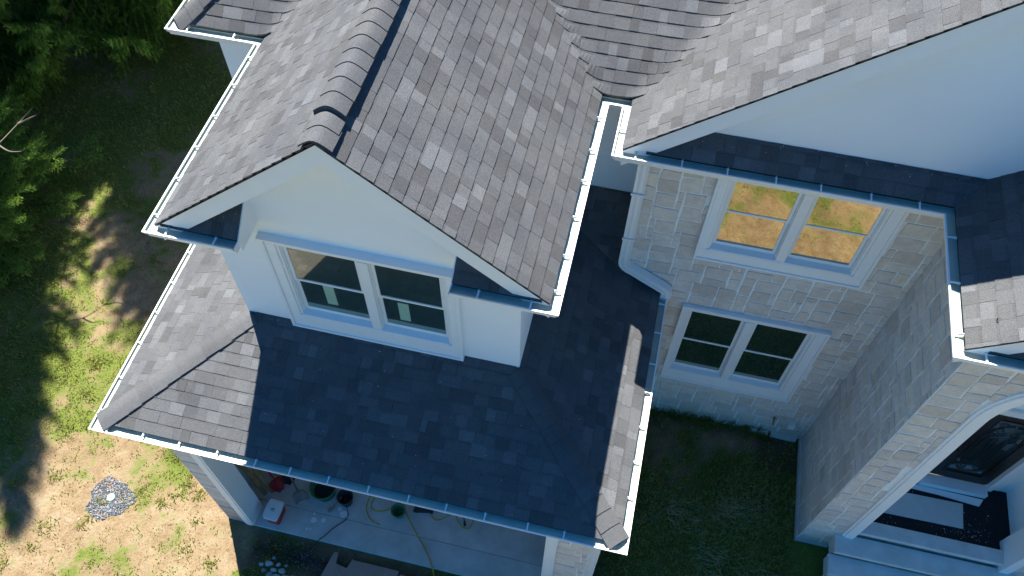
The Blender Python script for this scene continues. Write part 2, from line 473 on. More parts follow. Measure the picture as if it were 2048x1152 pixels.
mb = MB(); caps(mb, (10-IN, IN, zt(0)), (7.60, 2.40, zt(2.24)), k2, k2, seed=8, w=.215, expo=.285, th=.018)
mb.build('hip_cap', M['shingle'], r)
# upper roofs
ZR = E2+P_U*(XR-UA-IN)
yE = YB+IN
rl = (UA+IN, RK, E2); rrr = (UB-IN, RK, E2)
top = yE+(XR-UA-IN)
pWL = [(UA+IN, RK), (XR, RK), (XR, top), (UA+IN, yE)]
pWR = [(UB-IN, RK), (UB-IN, yE), (XR, top), (XR, RK)]
wing = roof_part('wing_roof', [(rl, 'L', P_U, pWL), (rrr, 'R', P_U, pWR)], 101)
mb = MB(); deck(mb, rl, 'L', P_U, pWL); deck(mb, rrr, 'R', P_U, pWR); mb.build('roof_deck', M['deck'], wing)
mb = MB(); caps(mb, (XR, RK-.01, ZR+.02), (XR, top+.4, ZR+.02), P_U, P_U, vent_at=.55, vent_h=.06, seed=12, w=.24, expo=.275, th=.015, eps=.10)
mb.build('ridge_cap', M['shingle'], wing)
mb = MB(); mb.prism([(XR-.19, ZR-.12), (XR-.17, ZR-.045), (XR, ZR+.075), (XR+.17, ZR-.045), (XR+.19, ZR-.12)], RK+.56, top, 'y')
mb.build('ridge_vent', M['black'], wing)
def smax(a, b, k=.16): return (a+b+math.sqrt((a-b)**2+k*k))/2
zML = lambda x, y: E2+P_U*(x-UM-IN)
zWR = lambda x, y: E2-P_U*(x-(UB-IN))
zWL = lambda x, y: E2+P_U*(x-(UA+IN))
def zb_right(x, y, z):
    zo = zML(x, y) if x > 8.35 else zWR(x, y)
    return vall(z, zo, .12 if x > 8.35 else .08)
def vall(z, zo, k): return smax(z, zo, k)-.012-.09*max(0, min(1, (zo-z-.12)/.22))
def zb_left(x, y, z): return vall(z, zWL(x, y), .12)
ov = .46
pBR = [(UB-IN-.45, yE), (UM+IN+.52, yE), (UM+IN+.52+3.1, yE+3.1), (UB-IN-.45-3.1, yE+3.1)]
pBL = [(UE+IN, yE), (UA+IN+.5, yE), (UA+IN+.5+3.1, yE+3.1), (UE+IN+3.1, yE+3.1)]
pBLs = [(UE+IN, yE), (UE+IN+3.2, yE+3.2), (UE+IN+3.2, yE+5), (UE+IN, yE+5)]
ob = (UE+IN, yE, E2)
pML = [(UM+IN, Y3+.14), (UM+IN, yE), (15.2, yE+15.2-UM-IN), (16.5, 12.0), (16.5, Y3+.14)]
pMLv = [(UM+IN, Y3+.14), (UM+IN, yE+.02), (14.6, yE+14.6-UM-IN), (14.6, Y3+.14)]
back = roof_part('rear_roof', [(ob, 'F', P_U, pBR, zb_right, .006), (ob, 'F', P_U, pBL, zb_left, .006), (ob, 'L', P_U, pBLs)], 205)
mb = MB(); deck(mb, ob, 'F', P_U, [(UE+IN, yE), (14, yE), (14, yE+3.1), (UE+IN+3.1, yE+3.1)])
deck(mb, ob, 'L', P_U, pBLs)
mb.build('roof_deck', M['deck'], back)
ku = P_U/math.sqrt(2)
mb = MB(); caps(mb, (UE+IN, yE, E2+.02), (UE+IN+3, yE+3, E2+3*P_U+.02), ku, ku, seed=31, w=.25, expo=.30, th=.02)
mb.build('hip_cap', M['shingle'], back)
om = (UM+IN, Y3+.14, E2)
main = roof_part('main_gable_roof', [(om, 'L', P_U, pMLv)], 301)
mb = MB(); deck(mb, om, 'L', P_U, [(UM+IN, Y3+.14), (16.5, Y3+.14), (16.5, yE+16.5-UM-IN), (UM+IN, yE)])
deck(mb, (24.4, Y3+.14, E2), 'R', P_U, [(24.4, Y3+.14), (24.4, 14), (16.5, 14), (16.5, Y3+.14)])
mb.build('roof_deck', M['deck'], main)
# eave return strip (pent) under the main gable
op = (UM+IN, Y3+IN, E2)
pent = roof_part('pent_roof', [(op, 'F', P_U, [(8.99, Y3+IN), (UP+IN, Y3+IN), (UP+IN+.38, YS), (8.99, YS)])], 401)
mb = MB(); deck(mb, op, 'F', P_U, [(8.99, Y3+IN), (UP+IN, Y3+IN), (UP+IN+.38, YS), (8.99, YS)], .02); mb.build('roof_deck', M['deck'], pent)
for (a, b, sd) in ((2.05, 3.30, 411), (6.62, 7.95, 421)):
    o1 = (a, YU+IN, E2); pp = [(a, YU+IN), (b, YU+IN), (b, YD), (a+.60, YD)] if a < 5 else [(a, YU+IN), (b, YU+IN), (b-.60, YD), (a, YD)]
    e = roof_part('eave_return_roof', [(o1, 'F', P_U, pp)], sd)
    mb = MB(); deck(mb, o1, 'F', P_U, pp, .02); mb.build('roof_deck', M['deck'], e)
# porch roof
XC = 16.74
oq = (UP+IN, Y4+.14, E2); pPL = [(UP+IN, Y4+.14), (XC, Y4+.14), (XC, YS), (UP+IN+.38, YS), (UP+IN, Y3+IN)]
oqr = (2*XC-UP-IN, Y4+.14, E2); pPR = [(2*XC-UP-IN, Y4+.14), (2*XC-UP-IN, YS), (XC, YS), (XC, Y4+.14)]
porch = roof_part('porch_roof', [(oq, 'L', P_U, pPL), (oqr, 'R', P_U, pPR)], 501)
mb = MB(); deck(mb, oq, 'L', P_U, pPL); deck(mb, oqr, 'R', P_U, pPR); mb.build('roof_deck', M['deck'], porch)
oz = (14.0, Y4+IN, E2); pp = [(13.99+.12, Y4+IN), (19.4, Y4+IN), (19.4, YP), (13.99+.12, YP)]
e = roof_part('eave_return_roof', [(oz, 'F', P_U, pp)], 431)
mb = MB(); deck(mb, oz, 'F', P_U, pp, .02); mb.build('roof_deck', M['deck'], e)

# rake boards: along a sloping edge in the plane y
def rake(x0, x1, y, z0, pitch_sign, parent=H, h=.36, ylen=.045, soff=0.0):
    mb = MB(); s = pitch_sign*P_U; z = lambda x: z0+s*(x-x0)
    a = [(x0, z(x0)-.06), (x1, z(x1)-.06), (x1, z(x1)-.06-h), (x0, z(x0)-.06-h)]
    mb.prism(a, y, y+ylen)
    if soff: mb.prism([(x0, z(x0)-.075-h*.55), (x1, z(x1)-.075-h*.55), (x1, z(x1)-.10-h*.55), (x0, z(x0)-.10-h*.55)], y+ylen, y+ylen+soff)
    mb.build('rake_board', M['trim'], parent)
    mb = MB(); mb.prism([(x0, z(x0)-.012), (x1, z(x1)-.012), (x1, z(x1)-.055), (x0, z(x0)-.055)], y-.008, y+.03)
    mb.build('drip_edge', M['black'], parent)
rake(UA+IN, XR, RK+.03, E2, 1, wing, soff=YD-RK-.08)
rake(XR, UB-IN, RK+.03, ZR, -1, wing, soff=YD-RK-.08)
rake(UM+IN, 16.5, Y3+.17, E2, 1, main, soff=.30)
rake(UP+IN, XC, Y4+.17, E2, 1, porch, soff=.3)
rake(XC, 2*XC-UP-IN, Y4+.17, E2+P_U*(XC-UP-IN), -1, porch, soff=.3)

# gutters (roof on the left of travel)
gutter('gutter', [(0, 6.7), (0, 0), (10, 0), (10, YS-.02)], Z1, H, (True, True))
fascia('fascia_board', [(0, 6.7), (0, 0), (10, 0), (10, YS-.02)], Z1, H, .4)
gutter('gutter', [(UE, 11), (UE, YB), (UA, YB), (UA, YU), (3.30, YU)], Z2, H, (False, True))
fascia('fascia_board', [(UE, 11), (UE, YB), (UA, YB), (UA, YU), (3.30, YU)], Z2, H, .36)
gutter('gutter', [(6.60, YU), (UB, YU), (UB, YB), (UM, YB), (UM, Y3), (UP, Y3), (UP, Y4), (20.2, Y4)], Z2, H, (True, False), pitch_sp=.78)
fascia('fascia_board', [(6.60, YU), (UB, YU), (UB, YB), (UM, YB), (UM, Y3), (UP, Y3), (UP, Y4), (20.2, Y4)], Z2, H, .36)

# ------------------------------------------------------------------ walls
def wallpart(name, fn, mat, parent=H, label=None):
    mb = MB(); fn(mb); o = mb.build(name, mat, parent)
    if label: o['label'] = label
    return o
zr_ = lambda x: E2+P_U*(min(x-UA, UB-x)-IN)-.08
def f(mb):
    a, b = 3.45, 6.36
    mb.prism([(WA, 5.9), (a, 5.9), (a, zr_(a)), (WA, zr_(WA))], YD, YD+.12)
    mb.prism([(b, 5.9), (WB, 5.9), (WB, zr_(WB)), (b, zr_(b))], YD, YD+.12)
    mb.prism([(a, 5.9), (b, 5.9), (b, 6.55), (a, 6.55)], YD, YD+.12)
    mb.prism([(a, 8.80), (b, 8.80), (b, zr_(b)), (XR, zr_(XR)), (a, zr_(a))], YD, YD+.12)
    mb.box(WA, WA+.12, YD+.12, YBW, 5.0, 9.3); mb.box(WB-.12, WB, YD+.12, YBW, 5.0, 9.3)
    mb.box(.68, WA, YBW, YBW+.12, -1, 9.3); mb.box(WA, 9.05, YBW, YBW+.12, -1, 9.3); mb.box(.68, .80, YBW+.12, 13, -1.2, 9.3)
wallpart('stucco_wall', f, M['stucco'])
def f(mb):
    zz = lambda x: E2+P_U*(x-UM-IN)-.08
    mb.prism([(8.99, 9.2), (16.5, 9.2), (16.5, zz(16.5)), (8.99, zz(8.99))], YS, YS+.12)
    mb.prism([(16.5, 9.2), (24, 9.2), (24, 9.6), (16.5, zz(16.5))], YS, YS+.12)
    mb.prism([(14.2, 9.3), (XC, 9.3), (2*XC-14.2, 9.3), (XC, E2+P_U*(XC-UP-IN)-.08)], YP, YP+.12)
wallpart('gable_wall', f, M['stucco'])
def f(mb):      # shell behind and right, closes the volume
    mb.box(9.05, 9.17, YS+.2, YBW, -.2, 9.3); mb.box(.68, 24, 13, 13.12, -1.2, 9.3); mb.box(23.9, 24, YS+.2, 13, -.2, 9.3)
    mb.box(18.9, 24, YS, YS+.12, -.2, 9.2)
wallpart('rear_wall', f, M['stucco'])
# triangular end panels of the eave returns
for x in (3.30, 6.60):
    mb = MB(); mb.prism([(YU+IN, E2-.26), (YD, E2-.26), (YD, E2+P_U*(YD-YU-IN)+.0), (YU+IN, E2+.0)], x, x+.02, 'x'); mb.build('return_end_panel', M['trim'], H)

# ------------------------------------------------------------------ ashlar stone facing
def ashlar(mb, w, h, place, keep=None, cell=.125, seed=1, push=None, joint=.0125):
    """fills a w x h rectangle with squared rubble; place(u, v, d) -> 3D point, d = distance off the wall"""
    rr = random.Random(seed); nx = int(round(w/cell)); nz = int(round(h/cell)); cx, cz = w/nx, h/nz
    occ = [[False]*nz for _ in range(nx)]
    gj = {}
    def G(i, k):
        if (i, k) not in gj:
            jx = 0 if i in (0, nx) else rr.uniform(-.017, .017); jz = 0 if k in (0, nz) else rr.uniform(-.011, .011)
            gj[(i, k)] = (i*cx+jx, k*cz+jz)
        return gj[(i, k)]
    sizes = [(1, 1), (2, 1), (2, 1), (3, 1), (3, 2), (2, 2), (3, 2), (4, 2), (4, 2), (2, 3), (4, 3), (3, 3), (1, 2)]
    for k in range(nz):
        for i in range(nx):
            if occ[i][k]: continue
            opts = sizes[:]; rr.shuffle(opts); opts.sort(key=lambda s: -s[0]*s[1]*rr.uniform(.25, 1))
            for (a, b) in opts+[(1, 1)]:
                if i+a <= nx and k+b <= nz and all(not occ[i+p][k+q] for p in range(a) for q in range(b)): break
            for p in range(a):
                for q in range(b): occ[i+p][k+q] = True
            c = [G(i, k), G(i+a, k), G(i+a, k+b), G(i, k+b)]
            mu = sum(p[0] for p in c)/4; mv = sum(p[1] for p in c)/4
            if keep and not keep(mu, mv): continue
            tint = rr.random(); jo = joint*rr.uniform(.8, 1.25)
            inn = [(p[0]+jo*(1 if p[0] < mu else -1)/1, p[1]+jo*(1 if p[1] < mv else -1)) for p in c]
            ring = []
            for j in range(4):                              # chip the corners, wobble the edges
                p, q = inn[j], inn[(j+1) % 4]; n = 3
                for s in range(n):
                    t = s/n
                    x, y = p[0]+(q[0]-p[0])*t, p[1]+(q[1]-p[1])*t
                    x += rr.uniform(-.004, .004); y += rr.uniform(-.004, .004)
                    if s == 0: x += .002*(1 if x < mu else -1); y += .002*(1 if y < mv else -1)
                    ring.append((x, y))
            if push: ring = [push(*p) for p in ring]
            d1 = rr.uniform(.008, .022)
            tilt = (rr.uniform(-.02, .02), rr.uniform(-.02, .02))
            n = len(ring); vs = [place(x, y, -.01) for x, y in ring]
            vs += [place(x*.985+mu*.015, y*.985+mv*.015, d1*.75+(x-mu)*tilt[0]+(y-mv)*tilt[1]) for x, y in ring]
            vs += [place(x*.95+mu*.05, y*.95+mv*.05, d1+(x-mu)*tilt[0]+(y-mv)*tilt[1]) for x, y in ring]
            fs = [(j, (j+1) % n, (j+1) % n+n, j+n) for j in range(n)]+[(j+n, (j+1) % n+n, (j+1) % n+2*n, j+2*n) for j in range(n)]
            fs.append(tuple(range(2*n, 3*n)))
            mb.add(vs, fs, tint)
def stone_wall(name, w, h, place, back, keep=None, seed=1, push=None, parent=H, cell=.125):
    mb = MB(); ashlar(mb, w, h, place, keep, cell, seed, push)
    mb.mi = 1; back(mb)
    return mb.build(name, [M['stone'], M['mortar']], parent)
# courtyard rear wall with its two windows
win_hi = (10.25, 13.36, 6.635, 9.06); win_lo = (10.36, 13.36, 1.856, 4.968)
inw = lambda x, z: any(a[0]+.12 < x < a[1]-.12 and a[2]+.12 < z < a[3]-.12 for a in (win_hi, win_lo))
def bk(mb):
    y0, y1 = YS-.012, YS+.14
    mb.box(9.05, 10.36, y0, y1, -.3, 9.25); mb.box(13.2, XP+.2, y0, y1, -.3, 9.25)
    for (a, b) in ((-.3, 2.0), (4.83, 6.78), (8.93, 9.25)): mb.box(10.36, 13.2, y0, y1, a, b)
def pushw(u, v):
    x, z = 9.05+u, v
    for a in (win_hi, win_lo):
        x0, x1, z0, z1 = a[0]+.05, a[1]-.05, a[2]+.05, a[3]-.05
        if x0 < x < x1 and z0 < z < z1:
            m = min((x-x0, 0), (x1-x, 1), (z-z0, 2), (z1-z, 3))[1]
            if m == 0: x = x0
            elif m == 1: x = x1
            elif m == 2: z = z0
            else: z = z1
    return (x-9.05, z)
sw = stone_wall('stone_wall', XP-9.05, 9.2, lambda u, v, d: (9.05+u, YS-.012-d, v), bk, lambda u, v: not inw(9.05+u, v), seed=4, push=pushw)
# courtyard right wall (side of the porch)
def bk(mb): mb.box(XP+.012, XP+.2, YP+.012, YS-.013, -.3, 9.25)
stone_wall('stone_wall', YS-YP, 9.2, lambda u, v, d: (XP+.012-d, YS-u, v), bk, seed=9)
# porch front with the arch
AX, AR, AZ = XC, 1.755, 7.12; ARI = 1.56
def inarch(x, z): return (abs(x-AX) < AR-.08 and z < AZ) or math.hypot(x-AX, z-AZ) < AR-.08
def pusha(u, v):
    x, z = XP+u, v
    if z < AZ:
        if abs(x-AX) < AR-.06: x = AX-(AR-.06) if x < AX else AX+(AR-.06)
    else:
        r = math.hypot(x-AX, z-AZ)
        if r < AR-.06: x = AX+(x-AX)*(AR-.06)/r; z = AZ+(z-AZ)*(AR-.06)/r
    return (x-XP, z)
def bk(mb):
    y0, y1 = YP-.012, YP+.2
    mb.box(XP+.2, AX-AR+.04, y0, y1, -.3, 9.25); mb.box(XP, XP+.2, y0, YP+.012, -.3, 9.25); mb.box(AX+AR-.04, 19.3, y0, y1, -.3, 9.25)
    n = 24; r = AR-.04
    for i in range(n):
        a, b = math.pi*i/n, math.pi*(i+1)/n
        p = [(AX-r*math.cos(a), AZ+r*math.sin(a)), (AX-r*math.cos(b), AZ+r*math.sin(b)), (AX-r*math.cos(b), 9.25), (AX-r*math.cos(a), 9.25)]
        mb.prism(p, y0, y1)
stone_wall('stone_wall', 19.3-XP, 9.2, lambda u, v, d: (XP+u, YP-.012-d, v), bk, lambda u, v: not inarch(XP+u, v), seed=14, push=pusha)
# arch casing
def arch(mb, r0, r1, y0, y1, z0):
    n = 32
    for sx in (-1, 1): mb.prism([(AX+sx*r0, z0), (AX+sx*r1, z0), (AX+sx*r1, AZ), (AX+sx*r0, AZ)], y0, y1)
    for i in range(n):
        a, b = math.pi*i/n, math.pi*(i+1)/n
        mb.prism([(AX-r*math.cos(t), AZ+r*math.sin(t)) for r, t in ((r0, a), (r1, a), (r1, b), (r0, b))], y0, y1)
ac = MB(); arch(ac, ARI, AR, YP-.09, YP+.55, .76); aobj = ac.build('arch_casing', M['trim'], H)
ac = MB(); arch(ac, AR, AR+.05, YP-.06, YP, .76); ac.build('arch_moulding', M['trim'], aobj)
# porch interior
def f(mb):
    mb.box(AX-ARI-.3, 16.55, 4.70, 4.82, .9, 9.2); mb.box(18.12, AX+ARI+.6, 4.70, 4.82, .9, 9.2); mb.box(16.55, 18.12, 4.70, 4.82, 4.62, 9.2)
    mb.box(AX-ARI-.35, AX-ARI-.25, YP+.2, 4.7, .9, 9.2); mb.box(AX+ARI+.25, AX+ARI+.35, YP+.2, 4.7, .9, 9.2)
wallpart('porch_inner_wall', f, M['stucco'])
wallpart('porch_ceiling', lambda mb: mb.box(AX-2, AX+2, YP+.2, 4.7, 9.0, 9.1), M['trim'])

# garage level
def bk(mb): mb.box(.80, 1.31, .512, .75, -.9, 5.02)
stone_wall('stone_pier', .51, 5.9, lambda u, v, d: (.80+u, .512-d, -.9+v), bk, seed=22)
def bk(mb): mb.box(.812, .9, .75, 6.7, -1.2, 5.02)
stone_wall('stone_wall', 6.2, 6.1, lambda u, v, d: (.812-d, 6.7-u, -1.1+v), bk, seed=23)
def bk(mb): mb.box(8.80, 9.43, .512, .75, -.7, 5.02)
stone_wall('stone_pier', .63, 5.7, lambda u, v, d: (8.80+u, .512-d, -.7+v), bk, seed=24)
def bk(mb): mb.box(9.34, 9.418, .75, YS, -.7, 5.02)
stone_wall('stone_wall', YS-.5, 5.7, lambda u, v, d: (9.418+d, .5+u, -.7+v), bk, seed=25)
def f(mb):
    mb.box(1.31, 1.53, .44, .97, -.6, 4.6); mb.box(1.27, 1.31, .46, .5, -.6, 4.6); mb.box(1.36, 1.48, .425, .44, -.6, 4.6)
    mb.box(8.57, 8.80, .44, .97, -.6, 4.6); mb.box(8.62, 8.74, .425, .44, -.6, 4.6)
    mb.box(1.31, 8.80, .44, .9, 4.602, 5.0)
o = wallpart('garage_opening_casing', f, M['trim'])
def f(mb):
    mb.box(.9, 1.0, .97, 5, -.6, 5); mb.box(9.2, 9.3, .97, 5, -.6, 5); mb.box(1.0, 9.2, 4.6, 4.7, -.6, 5); mb.box(.9, 9.3, .92, 4.7, 4.9, 5.0)
wallpart('garage_inner_wall', f, plain('bare_plaster', (.60, .60, .58), .9))
def f(mb):
    mb.box(1.0, 9.2, 1.10, 4.6, -.9, -.592); mb.box(1.31, 8.8, .47, 1.092, -.9, -.6)
o = bevel(wallpart('garage_slab', f, M['concrete']), .006)
# foundations
def f(mb):
    mb.box(XP-.055, XP-.002, YP-.05, YS-.05, -.4, .16); mb.box(XP-.055, XP+.7, YP-.065, YP-.02, -.4, .08)
    mb.box(12.9, 13.35, YS-.12, YS-.01, -.4, .12); mb.box(13.42, XP-.14, YS-.13, YS-.01, -.4, .13); mb.box(10.0, 12.6, YS-.05, YS-.01, -.4, .08)
wallpart('foundation', f, M['concrete'])

# ------------------------------------------------------------------ windows
def window(x0, x1, z0, z1, g0, g1, h0, h1, yf, mull, rail_z, label=None, ledge=False, stickers=(), band=True):
    """x0..z1 casing outside; g0..h1 opening of the frame; yf wall face"""
    c = MB()
    c.box(x0, x1, yf-.075, yf, z0, h0); c.box(x0, x1, yf-.075, yf, h1, z1)
    c.box(x0, g0, yf-.075, yf, h0, h1); c.box(g1, x1, yf-.075, yf, h0, h1)
    if band:
        w = .055
        c.box(x0-w, x0, yf-.105, yf, z0-w, z1+w); c.box(x1, x1+w, yf-.105, yf, z0-w, z1+w)
        c.box(x0, x1, yf-.105, yf, z0-w, z0); c.box(x0, x1, yf-.105, yf, z1, z1+w)
    win = c.build('window', M['trim'], H)
    if label: win['label'] = label
    bevel(win, .004, 1)
    if ledge:
        l = MB(); l.prism([(yf-.14, z1+w), (yf, z1+w), (yf, z1+w+.05), (yf-.14, z1+w+.03)], x0-w-.02, x1+w+.02, 'x')
        l.build('drip_ledge', M['trim'], win)
    fr = MB(); y0, y1 = yf-.05, yf+.10; t = .055
    fr.box(g0, g0+t, y0, y1, h0, h1); fr.box(g1-t, g1, y0, y1, h0, h1)
    fr.box(g0+t, g1-t, y0, y1, h1-t, h1); fr.prism([(y0-.02, h0), (y1, h0), (y1, h0+.085), (y0-.02, h0+.03)], g0+t, g1-t, 'x')
    fr.box(mull-.085, mull+.085, y0-.012, y1, h0+.03, h1-t)
    for gx in (g0+t, mull+.085, mull-.085-.018, g1-t-.018): fr.box(gx, gx+.018, y0+.02, y1, h0+.06, h1-t)
    fo = fr.build('window_frame', M['vinyl'], win); bevel(fo, .003, 1)
    for k, (a, b) in enumerate(((g0+t+.018, mull-.103), (mull+.103, g1-t-.018))):
        for lo in (0, 1):
            za, zb = (h0+.06, rail_z+.02) if lo else (rail_z-.025, h1-t)
            ya = yf+.05 if lo else yf+.01; sb = MB(); r = .062
            rb = .085 if lo else .05
            sb.box(a, a+r, ya, ya+.035, za, zb); sb.box(b-r, b, ya, ya+.035, za, zb)
            sb.box(a+r, b-r, ya, ya+.035, za, za+rb); sb.box(a+r, b-r, ya, ya+.035, zb-.05, zb)
            so_ = sb.build('window_sash', M['vinyl'], win); bevel(so_, .003, 1)
            pb = MB(); pb.box(a+r, b-r, ya+.014, ya+.022, za+rb, zb-.05); pb.build('window_pane', M['glass'], win)
            if lo and stickers:
                sx, sz, w, hh = stickers[k]; st = MB()
                st.box(sx, sx+w, ya+.004, ya+.010, sz, sz+hh); st.build('window_sticker', M['sticker'], win)
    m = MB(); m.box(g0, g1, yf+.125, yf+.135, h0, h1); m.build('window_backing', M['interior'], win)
    return win
window(3.33, 6.47, 6.31, 8.88, 3.50, 6.33, 6.68, 8.80, YD, 4.955, 7.73, 'wide double window with pale stickers in the stucco gable', True,
       ((4.05, 7.06, .19, .57), (5.38, 7.02, .19, .55)))
window(win_hi[0]+.055, win_hi[1]-.055, win_hi[2]+.055, win_hi[3]-.055, 10.44, 13.12, 6.95, 8.93, YS-.02, 11.78, 8.02, 'upper double window in the stone wall reflecting sunlit ground')
window(win_lo[0]+.055, win_lo[1]-.055, win_lo[2]+.055, win_lo[3]-.055, 10.46, 13.10, 2.26, 4.83, YS-.02, 11.78, 3.57, 'lower double window in the stone wall')

# ------------------------------------------------------------------ door, porch floor, steps
dr = MB()
dx0, dx1, dz0, dz1, dy = 16.66, 18.0, 1.30, 4.5, 4.66
dr.box(dx0, dx0+.24, dy, dy+.08, dz0, dz1); dr.box(dx1-.24, dx1, dy, dy+.08, dz0, dz1)
dr.box(dx0+.24, dx1-.24, dy, dy+.08, dz0, dz0+.34); dr.box(dx0+.24, dx1-.24, dy, dy+.08, dz1-.26, dz1)
for e in ((dx0+.24, dx0+.28, dz0+.34, dz1-.26), (dx1-.28, dx1-.24, dz0+.34, dz1-.26)): dr.box(e[0], e[1], dy-.02, dy, e[2], e[3])
dr.box(dx0+.28, dx1-.28, dy-.02, dy, dz0+.30, dz0+.34); dr.box(dx0+.28, dx1-.28, dy-.02, dy, dz1-.26, dz1-.22)
door = bevel(dr.build('front_door', M['door'], H), .004)
g = MB(); g.box(dx0+.24, dx1-.24, dy+.03, dy+.04, dz0+.34, dz1-.26); g.build('door_glass', M['door_glass'], door)
ir = MB(); cx = (dx0+dx1)/2; y = dy+.012
def spiral(cx, cz, r, turns, a0, s=1):
    return [(cx+s*r*(1-t*.8)*math.cos(a0+t*turns*6.283), y, cz+r*(1-t*.8)*math.sin(a0+t*turns*6.283)) for t in [i/22 for i in range(23)]]
for s in (-1, 1):
    for kz, r_, a in ((1.95, .16, 0), (2.25, .12, 2), (3.75, .17, 3.4), (3.45, .12, 1), (4.02, .12, 4.5), (2.9, .1, .5)):
        ir.tube(spiral(cx+s*.2, kz, r_, 1.4, a, s), .011, 5)
    for x in (.06, .14, .31): ir.tube([(cx+s*x, y, 2.3), (cx+s*x, y, 3.4)], .010, 5)
    ir.tube([(cx+s*(.02+.36*math.sin(t)), y, 3.3+.75*math.cos(t)) for t in [i*.16 for i in range(11)]], .013, 5)
    ir.tube([(cx+s*(.02+.36*math.sin(t)), y, 2.35-.6*math.cos(t)) for t in [i*.16 for i in range(11)]], .013, 5)
ir.build('door_grille', M['iron'], door)
hd = MB(); hd.tube([(dx0+.1, dy-.005, 2.7), (dx0+.1, dy-.09, 2.74), (dx0+.12, dy-.1, 2.9), (dx0+.1, dy-.09, 3.1), (dx0+.1, dy-.005, 3.14)], .018, 8); hd.build('door_handle', M['iron'], door)
def f(mb):
    mb.box(16.55, 16.65, 4.60, 4.70, 1.25, 4.6); mb.box(18.01, 18.13, 4.56, 4.70, 1.2, 4.6); mb.box(18.13, 18.30, 4.62, 4.70, 1.2, 4.72); mb.box(16.42, 18.13, 4.62, 4.70, 4.52, 4.72)
    mb.box(16.55, 18.02, 4.40, 4.66, 1.12, 1.285); 
bevel(wallpart('door_casing', f, M['trim']), .004)
bevel(wallpart('door_step', lambda mb: mb.prism([(15.9, 4.42), (15.95, 4.30), (17.0, 4.27), (17.9, 4.20), (18.0, 4.38)], 1.07, 1.11, 'z'), M['trim']), .004)
wallpart('porch_floor', lambda mb: mb.box(AX-ARI-.25, AX+ARI+.25, 3.26, 4.7, .5, 1.06), M['membrane'])
def f(mb):
    mb.box(15.17, 18.32, 2.93, 3.25, 1.06, 1.19); mb.box(15.19, 18.30, 3.0, 3.24, .6, 1.058)
    mb.box(14.80, 18.70, 2.48, 2.935, .78, .90); mb.box(14.84, 18.66, 2.56, 2.99, .3, .778)
    mb.box(14.75, 18.75, 2.06, 2.53, .48, .60); mb.box(14.79, 18.71, 2.12, 2.55, .1, .478)
    mb.box(14.72, 18.78, 1.62, 2.11, .18, .30); mb.box(14.76, 18.74, 1.68, 2.13, -.3, .178)
st = bevel(wallpart('porch_steps', f, M['tread']), .008)

# ------------------------------------------------------------------ downspouts and small wall fittings
def ds(name, pts, w=.10, d=.075, flute=False):
    mb = MB(); pts = [Vector(p) for p in pts]
    # round off corners
    out = [pts[0]]
    for i in range(1, len(pts)-1):
        a, b, c = pts[i-1], pts[i], pts[i+1]; la = min(.14, (a-b).length*.45); lc = min(.14, (c-b).length*.45)
        p, q = b+(a-b).normalized()*la, b+(c-b).normalized()*lc
        for k in range(6):
            t = k/5; out.append(p*(1-t)**2+b*2*t*(1-t)+q*t*t)
    out.append(pts[-1])
    vs = []; prof = [(-w, -d), (-w*.5, -d*.86), (0, -d), (w*.5, -d*.86), (w, -d), (w*1.0, 0), (w, d), (-w, d), (-w, 0)]
    ref = None
    for i, p in enumerate(out):
        t = (out[min(i+1, len(out)-1)]-out[max(i-1, 0)]).normalized()
        n = Vector((0, -1, 0)); n = (n-t*n.dot(t)); 
        if n.length < .3: n = Vector((0, 0, 1))-t*t.z
        n.normalize(); s = t.cross(n)
        k = 1+(.05 if (i % 2 and 1 < i < len(out)-2) else 0)
        for a, b in prof: vs.append(p+s*a*k-n*(-b)*k*-1 if False else p+s*a*k+n*(-b)*k)
    m = len(prof)
    fs = [(i*m+j, i*m+(j+1) % m, (i+1)*m+(j+1) % m, (i+1)*m+j) for i in range(len(out)-1) for j in range(m)]
    fs += [tuple(range(m)), tuple(range(len(vs)-1, len(vs)-m-1, -1))]
    mb.add(vs, fs); return bevel(mb.build(name, M['gutter'], H), .003, 1)
ds('downspout', [(9.00, 5.02+.1, 9.32), (9.00, 5.38, 9.15), (9.0, 5.40, 8.9), (8.99, 5.40, 6.02), (9.98, 5.36, 5.46), (9.92, 5.36, 5.18)])
ds('downspout', [(9.72, .12, 5.08), (9.55, .50, 4.8), (9.53, .62, 4.5), (9.53, .62, 2.6), (9.53, .62, .0), (9.58, .30, -.35)])
for zz in (8.2, 6.9):
    mb = MB(); mb.box(8.87, 9.12, 5.30, 5.32, zz, zz+.05); mb.build('downspout_strap', M['gutter'], H)
mb = MB(); mb.box(13.68, 13.84, YS-.13, YS-.02, .58, .80); ob_ = mb.build('outlet_cover', M['white'], H); bevel(ob_, .008)
mb = MB(); mb.tube([(13.30, YS, .86), (13.30, YS-.14, .86), (13.30, YS-.18, .76)], .02, 8); mb.tube([(13.25, YS-.1, .93), (13.35, YS-.1, .93)], .014, 6); mb.tube([(13.30, YS-.1, .86), (13.30, YS-.1, .94)], .01, 6)
mb.build('spigot', M['brass'], H)

